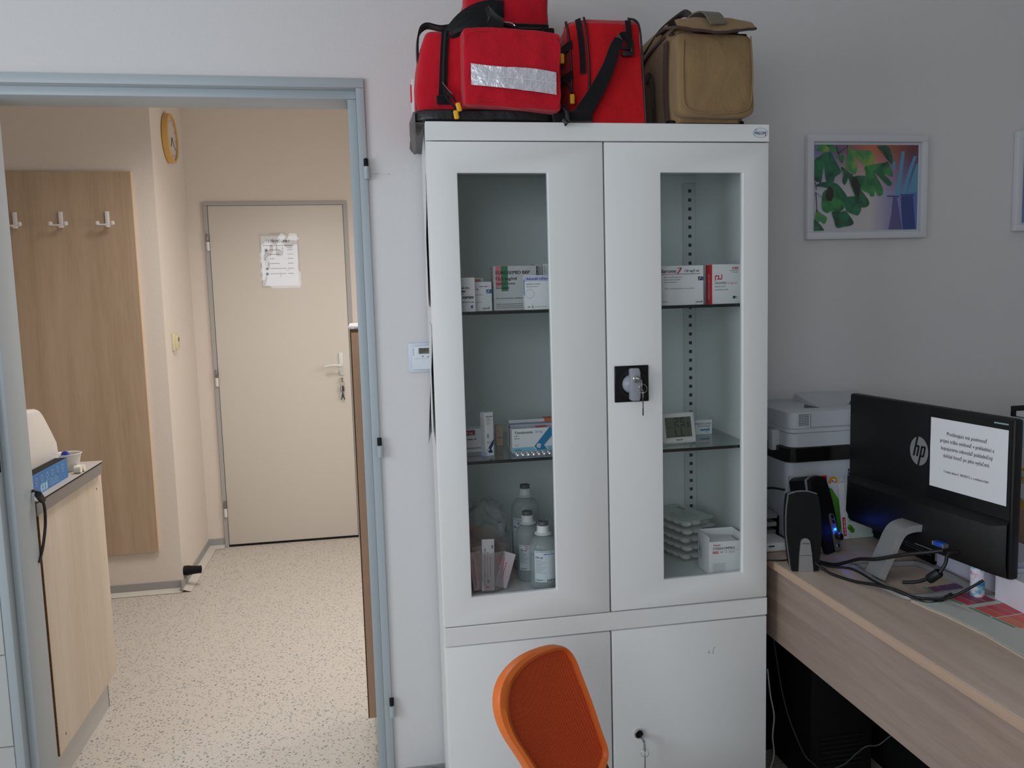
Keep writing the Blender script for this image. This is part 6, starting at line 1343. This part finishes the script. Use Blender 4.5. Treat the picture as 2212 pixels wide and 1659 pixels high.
# desk pad
dp = thing('desk_pad', 'paper desk pad with a red colour chart under the monitor stand', 'desk pad', (0, 0, ZD))
pad = [(0.972, -0.305), (1.18, -0.330), (1.20, -0.95), (0.90, -0.95), (0.962, -0.70), (0.985, -0.60), (0.992, -0.50), (0.985, -0.40), (0.975, -0.345)]
m = MB(); m.prism([(p[0], p[1]) for p in pad], 0.0006, 0.0052, mat('pad_edge', (190, 176, 160), 0.7), 'xy'); m.build('sheets', dp)
m = MB(); m.prism([((p[0] - 1.08) * 0.985 + 1.082, p[1]) for p in pad], 0.0052, 0.0060, mat('pad_paper', (196, 198, 190), 0.5), 'xy')
F = Face(m, (0, 0, 0.0060), (0.10, -0.995, 0), (0.995, 0.10, 0), 0.0003)
def fp_(u_, v_, w_, h_, c, k=1): F.rect(u_, v_, w_, h_, c, k)
ux, vx = 0.225, 1.015
cols = [(90, 60, 110), (120, 60, 100), (150, 50, 80), (190, 60, 80), (206, 70, 80), (214, 90, 80), (222, 100, 76), (226, 120, 90)]
for i in range(4):
    fp_(0.35 + i * 0.058 - (0.0 if i < 2 else -0.012), vx - 0.004, 0.052, 0.006, mat('chart_green', (90, 150, 96), 0.5))
    for j in range(3): fp_(0.355 + i * 0.058 + (0.012 if i >= 2 else 0), vx + 0.005 + j * 0.026, 0.054, 0.024, mat('chart_%d_%d' % (i, j), cols[min(7, i * 2 + (2 - j) // 2)], 0.5))
for i in range(4): F.dashes(0.34, vx - 0.018 - i * 0.006, 0.16 - 0.02 * i, 0.0012, INKG, i)
F.ring(0.322, vx - 0.012, 0.011, 0.002, INKG)
m.build('top_sheet', dp)
# white box at the right
wx = thing('white_carton', 'plain white open carton on the desk at the right edge of the photo', 'box', (1.142, -0.345, ZD + 0.0065), R(-4))
m = MB(); c = mat('carton_white_pinkish', (218, 214, 224), 0.55); m.box((0, -0.16, 0), (0.0015, 0, 0.062), c); m.box((0.0015, -0.16, 0), (0.14, -0.1585, 0.062), c); m.box((0.0015, -0.0015, 0), (0.14, 0, 0.062), c); m.box((0.1385, -0.1585, 0), (0.14, -0.0015, 0.062), c); m.box((0.0015, -0.1585, 0), (0.1385, -0.0015, 0.0015), c); m.build('carton_body', wx)
m = MB(); m.box((0.01, -0.15, 0.002), (0.13, -0.012, 0.055), PAPER); m.box((0.09, -0.152, 0.03), (0.095, -0.02, 0.115), mat('pale_blue_card', (176, 190, 220), 0.5)); m.build('papers', wx)
# letter tray tower at the far right
lt = thing('letter_tray_tower', 'black letter tray tower with papers at the right edge of the photo', 'tray', (1.49, -0.225, ZD))
m = MB()
for z in (0.26, 0.325): m.box((0, 0, z), (0.26, 0.25, z + 0.003), BLACKP, 0.001, 1); m.box((0, 0.0, z), (0.26, 0.003, z + 0.018), BLACKP); m.box((0, 0.247, z), (0.26, 0.25, z + 0.03), BLACKP)
for (x, y) in ((0.004, 0.245), (0.256, 0.245), (0.004, 0.005), (0.256, 0.005)): m.box((x - 0.004, y - 0.004, 0), (x + 0.004, y + 0.004, 0.34), BLACKP)
m.build('frame', lt)
m = MB(); m.box((0.01, 0.02, 0.329), (0.24, 0.243, 0.342), PAPER); m.box((0.0, 0.03, 0.342), (0.2, 0.20, 0.346), mat('green_cover', (130, 180, 90), 0.5)); m.build('papers', lt)
m = MB(); m.box((0.0, 0.0, 0.0), (0.003, 0.13, 0.075), mat('calendar_card', (196, 206, 216), 0.5)); F = Face(m, (0, 0.13, 0), (0, -1, 0), (0, 0, 1), 0.0004); F.rect(0.03, 0.05, 0.004, 0.016, PR['blue']); F.text('2', 0.03, 0.01, 0.02, INK)
o = m.build('desk_calendar'); o.location = (1.480, -0.115, ZD + 0.255); tag(o, 'pale blue calendar card hanging on the letter tray tower', 'calendar')
m = MB(); m.lathe([(0.045, 0), (0.046, 0.004), (0.047, 0.095), (0.0445, 0.095), (0.0435, 0.006), (0.0005, 0.006)], mat('mug_yellow', (222, 190, 90), 0.35), 36, cap=False); m.lathe([(0.0471, 0.082), (0.0472, 0.095)], WHITE, 36, cap=False)
F = Face(m, (-0.0478, 0.0, 0.045), (0, -1, 0), (0, 0, 1), 0.0005); F.disc(0, 0, 0.022, CARD, 0.026); F.ring(0, 0, 0.0235, 0.0015, INKG, 2)
sb = MB(); sb.box((0, 0, 0), (0.16, 0.16, 0.10), mat('tan_card', (190, 160, 140), 0.6), 0.001, 1); o = sb.build('storage_box', loc=(1.47, -0.085 - 0.09, ZD)); tag(o, 'tan box on the desk under the yellow mug', 'box')
o = m.build('mug', loc=(1.525, -0.045, ZD + 0.1005)); tag(o, 'yellow mug with a round white picture at the right edge of the photo', 'mug')
m = MB(); m.box((0, 0, 0), (0.10, 0.10, 0.05), mat('navy_plastic', (24, 46, 110), 0.4), 0.004, 2); o = m.build('blue_box', loc=(1.34, -0.245, ZD + 0.0)); tag(o, 'dark blue box behind the monitor at the right edge of the photo', 'box')

# ================================================================== orange chair
CH = thing('office_chair', 'orange plastic-framed mesh chair back standing before the cabinet doors', 'chair', (0, 0, 0))
OR = mat('orange_plastic', (232, 116, 44), 0.45); ORM = mat('orange_mesh', (190, 60, 20), 0.7)
n = ORM.node_tree.nodes; L = ORM.node_tree.links; b = n['Principled BSDF']
tc = n.new('ShaderNodeTexCoord'); vo = n.new('ShaderNodeTexVoronoi'); vo.inputs['Scale'].default_value = 340; vo.inputs['Randomness'].default_value = 0.15; L.new(tc.outputs['Object'], vo.inputs['Vector'])
cr = n.new('ShaderNodeValToRGB'); cr.color_ramp.elements[0].position = 0.25; cr.color_ramp.elements[0].color = lin((232, 104, 44)); cr.color_ramp.elements[1].position = 0.6; cr.color_ramp.elements[1].color = lin((190, 60, 24)); L.new(vo.outputs['Distance'], cr.inputs[0]); L.new(cr.outputs[0], b.inputs['Base Color'])
bp = n.new('ShaderNodeBump'); bp.inputs['Strength'].default_value = 0.6; bp.inputs['Distance'].default_value = 0.001; L.new(vo.outputs['Distance'], bp.inputs['Height']); L.new(bp.outputs['Normal'], b.inputs['Normal'])
# plane of the back: runs away to the right at 55 deg, leans back
al = R(52); o0 = at(1190, 1500, 'y', -0.42)
CX = V((math.sin(al), math.cos(al), 0)); CNn = V((math.cos(al), -math.sin(al), 0)); 
CY = (V((0, 0, 1)) * math.cos(R(12)) - CNn * math.sin(R(12))).normalized(); CN = CX.cross(CY)
def cpl(px, py):
    d = CF + (px - 1106) / FPX * CR - (py - 829.5) / FPX * CU
    q = CAM + d * ((o0 - CAM).dot(CN) / d.dot(CN)); r_ = q - o0
    return (r_.dot(CX), r_.dot(CY))
outl = [cpl(*p) for p in ((1198, 1392), (1165, 1400), (1130, 1416), (1098, 1442), (1076, 1474), (1067, 1512), (1072, 1552), (1090, 1592), (1116, 1630), (1140, 1668), (1162, 1712), (1188, 1748), (1222, 1764), (1262, 1740), (1290, 1690), (1303, 1645), (1303, 1618), (1290, 1578), (1268, 1510), (1246, 1450), (1236, 1424), (1222, 1402))]
inl = [cpl(*p) for p in ((1206, 1405), (1178, 1412), (1146, 1428), (1120, 1450), (1100, 1482), (1093, 1518), (1098, 1556), (1114, 1596), (1140, 1634), (1160, 1666), (1178, 1706), (1198, 1734), (1224, 1744), (1254, 1724), (1276, 1684), (1291, 1648), (1296, 1620), (1284, 1582), (1262, 1514), (1240, 1454), (1231, 1430), (1219, 1410))]
oc = catmull([V(p + (0,)) for p in outl], 3, True); ic = catmull([V(p + (0,)) for p in inl], 3, True)
cxm = sum(p.x for p in oc) / len(oc); cym = sum(p.y for p in oc) / len(oc)
def W3(p, d): 
    cc = ((p.x - cxm) / 0.13) ** 2 * 0.006
    return o0 + CX * p.x + CY * p.y + CN * (d + cc)
m = MB(); N_ = len(oc)
rings = [[W3(p, -0.012) for p in ic], [W3(oc[i].lerp(ic[i], 0.15), -0.014) for i in range(N_)], [W3(oc[i].lerp(ic[i], 0.0), -0.004) for i in range(N_)], [W3(oc[i].lerp(ic[i], 0.08), 0.006) for i in range(N_)], [W3(oc[i].lerp(ic[i], 0.45), 0.011) for i in range(N_)], [W3(oc[i].lerp(ic[i], 0.85), 0.008) for i in range(N_)], [W3(ic[i], 0.002) for i in range(N_)]]
vs = [p for r_ in rings for p in r_]; fs = [(j * N_ + i, j * N_ + (i + 1) % N_, ((j + 1) % 7) * N_ + (i + 1) % N_, ((j + 1) % 7) * N_ + i) for j in range(7) for i in range(N_)]
m.add(vs, fs, OR, True); bf = m.build('back_frame', CH)
m = MB(); cm = V((cxm, cym, 0)); rg = []
for k_ in range(9):
    s = k_ / 8; rg.append([W3(cm.lerp(p, max(s, 0.02)), 0.001 - 0.008 * (1 - s * s)) for p in ic])
vs = [p for r_ in rg for p in r_]; fs = [(j * N_ + i, j * N_ + (i + 1) % N_, (j + 1) * N_ + (i + 1) % N_, (j + 1) * N_ + i) for j in range(8) for i in range(N_)] + [tuple(range(N_))]
m.add(vs, fs, ORM, True); m.build('back_mesh', CH)
low = W3(V((cxm, min(p.y for p in oc), 0)), 0)
# support, seat, column and star base (below the frame)
m = MB(); pR = W3(V(cpl(1306, 1650) + (0,)), -0.012)
m.ribbon([(W3(V(cpl(1288, 1600) + (0,)), -0.022), CX), (pR + CN * -0.008, CX), (pR + V((0.03, 0.0, -0.10)), CX), (pR + V((0.05, -0.02, -0.18)), CX)], 0.03, 0.012, DARKG)
ctr = V((low.x + 0.16, low.y - 0.10, 0.0))
m.tube([pR + V((0.05, -0.02, -0.17)), V((ctr.x + 0.02, ctr.y + 0.05, 0.385)), V((ctr.x, ctr.y, 0.38))], 0.014, DARKG, 10); m.build('back_support', CH)
m = MB(); m.soft((ctr.x - 0.17, ctr.y - 0.18, 0.395), (ctr.x + 0.17, ctr.y + 0.18, 0.445), ORM, 10, 5); m.build('seat', CH)
m = MB(); m.lathe([(0.022, 0.09), (0.022, 0.30), (0.014, 0.30), (0.014, 0.37), (0.05, 0.375), (0.05, 0.395)], BLACKP, 20, mx=mv(ctr.x, ctr.y, 0)); m.build('column', CH)
for i in range(5):
    a = i * 2 * PI / 5 + 0.3; m = MB(); tp_ = V((ctr.x + 0.24 * math.cos(a), ctr.y + 0.24 * math.sin(a), 0.07))
    m.tube([V((ctr.x, ctr.y, 0.11)), V((ctr.x + 0.12 * math.cos(a), ctr.y + 0.12 * math.sin(a), 0.10)), tp_], 0.014, BLACKP, 8); lg = m.build('leg', CH)
    m = MB(); m.lathe([(0.024, -0.012), (0.027, 0), (0.024, 0.012)], BLACKP, 20, mx=mv(tp_.x, tp_.y, 0.028) @ rot('X', PI / 2)); m.tube([tp_, tp_ - V((0, 0, 0.03))], 0.008, BLACKP, 8, smooth_pts=0); m.build('caster', lg)

# grey item on the floor at the foot of the wall, between frame and cabinet
m = MB(); m.soft((-0.055, 0.30, 0.0), (-0.005, 0.435, 0.085), mat('grey_foot', (150, 148, 150), 0.5), 8, 4); tag(m.build('floor_object'), 'rounded grey object on the floor between door frame and cabinet', 'object')

# the cabinet and the big bag stand a touch askew: their sides run slightly to the right towards the wall
def skew(o, k, y0):
    if o.type == 'MESH':
        for v in o.data.vertices:
            v.co.x += k * max(0.0, v.co.y - y0)
    for c in o.children: skew(c, k, y0)
for c in cab.children:
    if c.name.split('.')[0] in ('carcass', 'liner', 'shelf_strip', 'glass_shelf'): skew(c, 0.055, 0.019)
for c in BG.children:
    if c.name.split('.')[0] in ('body', 'base', 'top_compartment'): skew(c, 0.045, 0.03)
for o in list(COL.objects):
    if o.name.split('.')[0] == 'taped_sheet': skew(o, 0.055, 0.019)
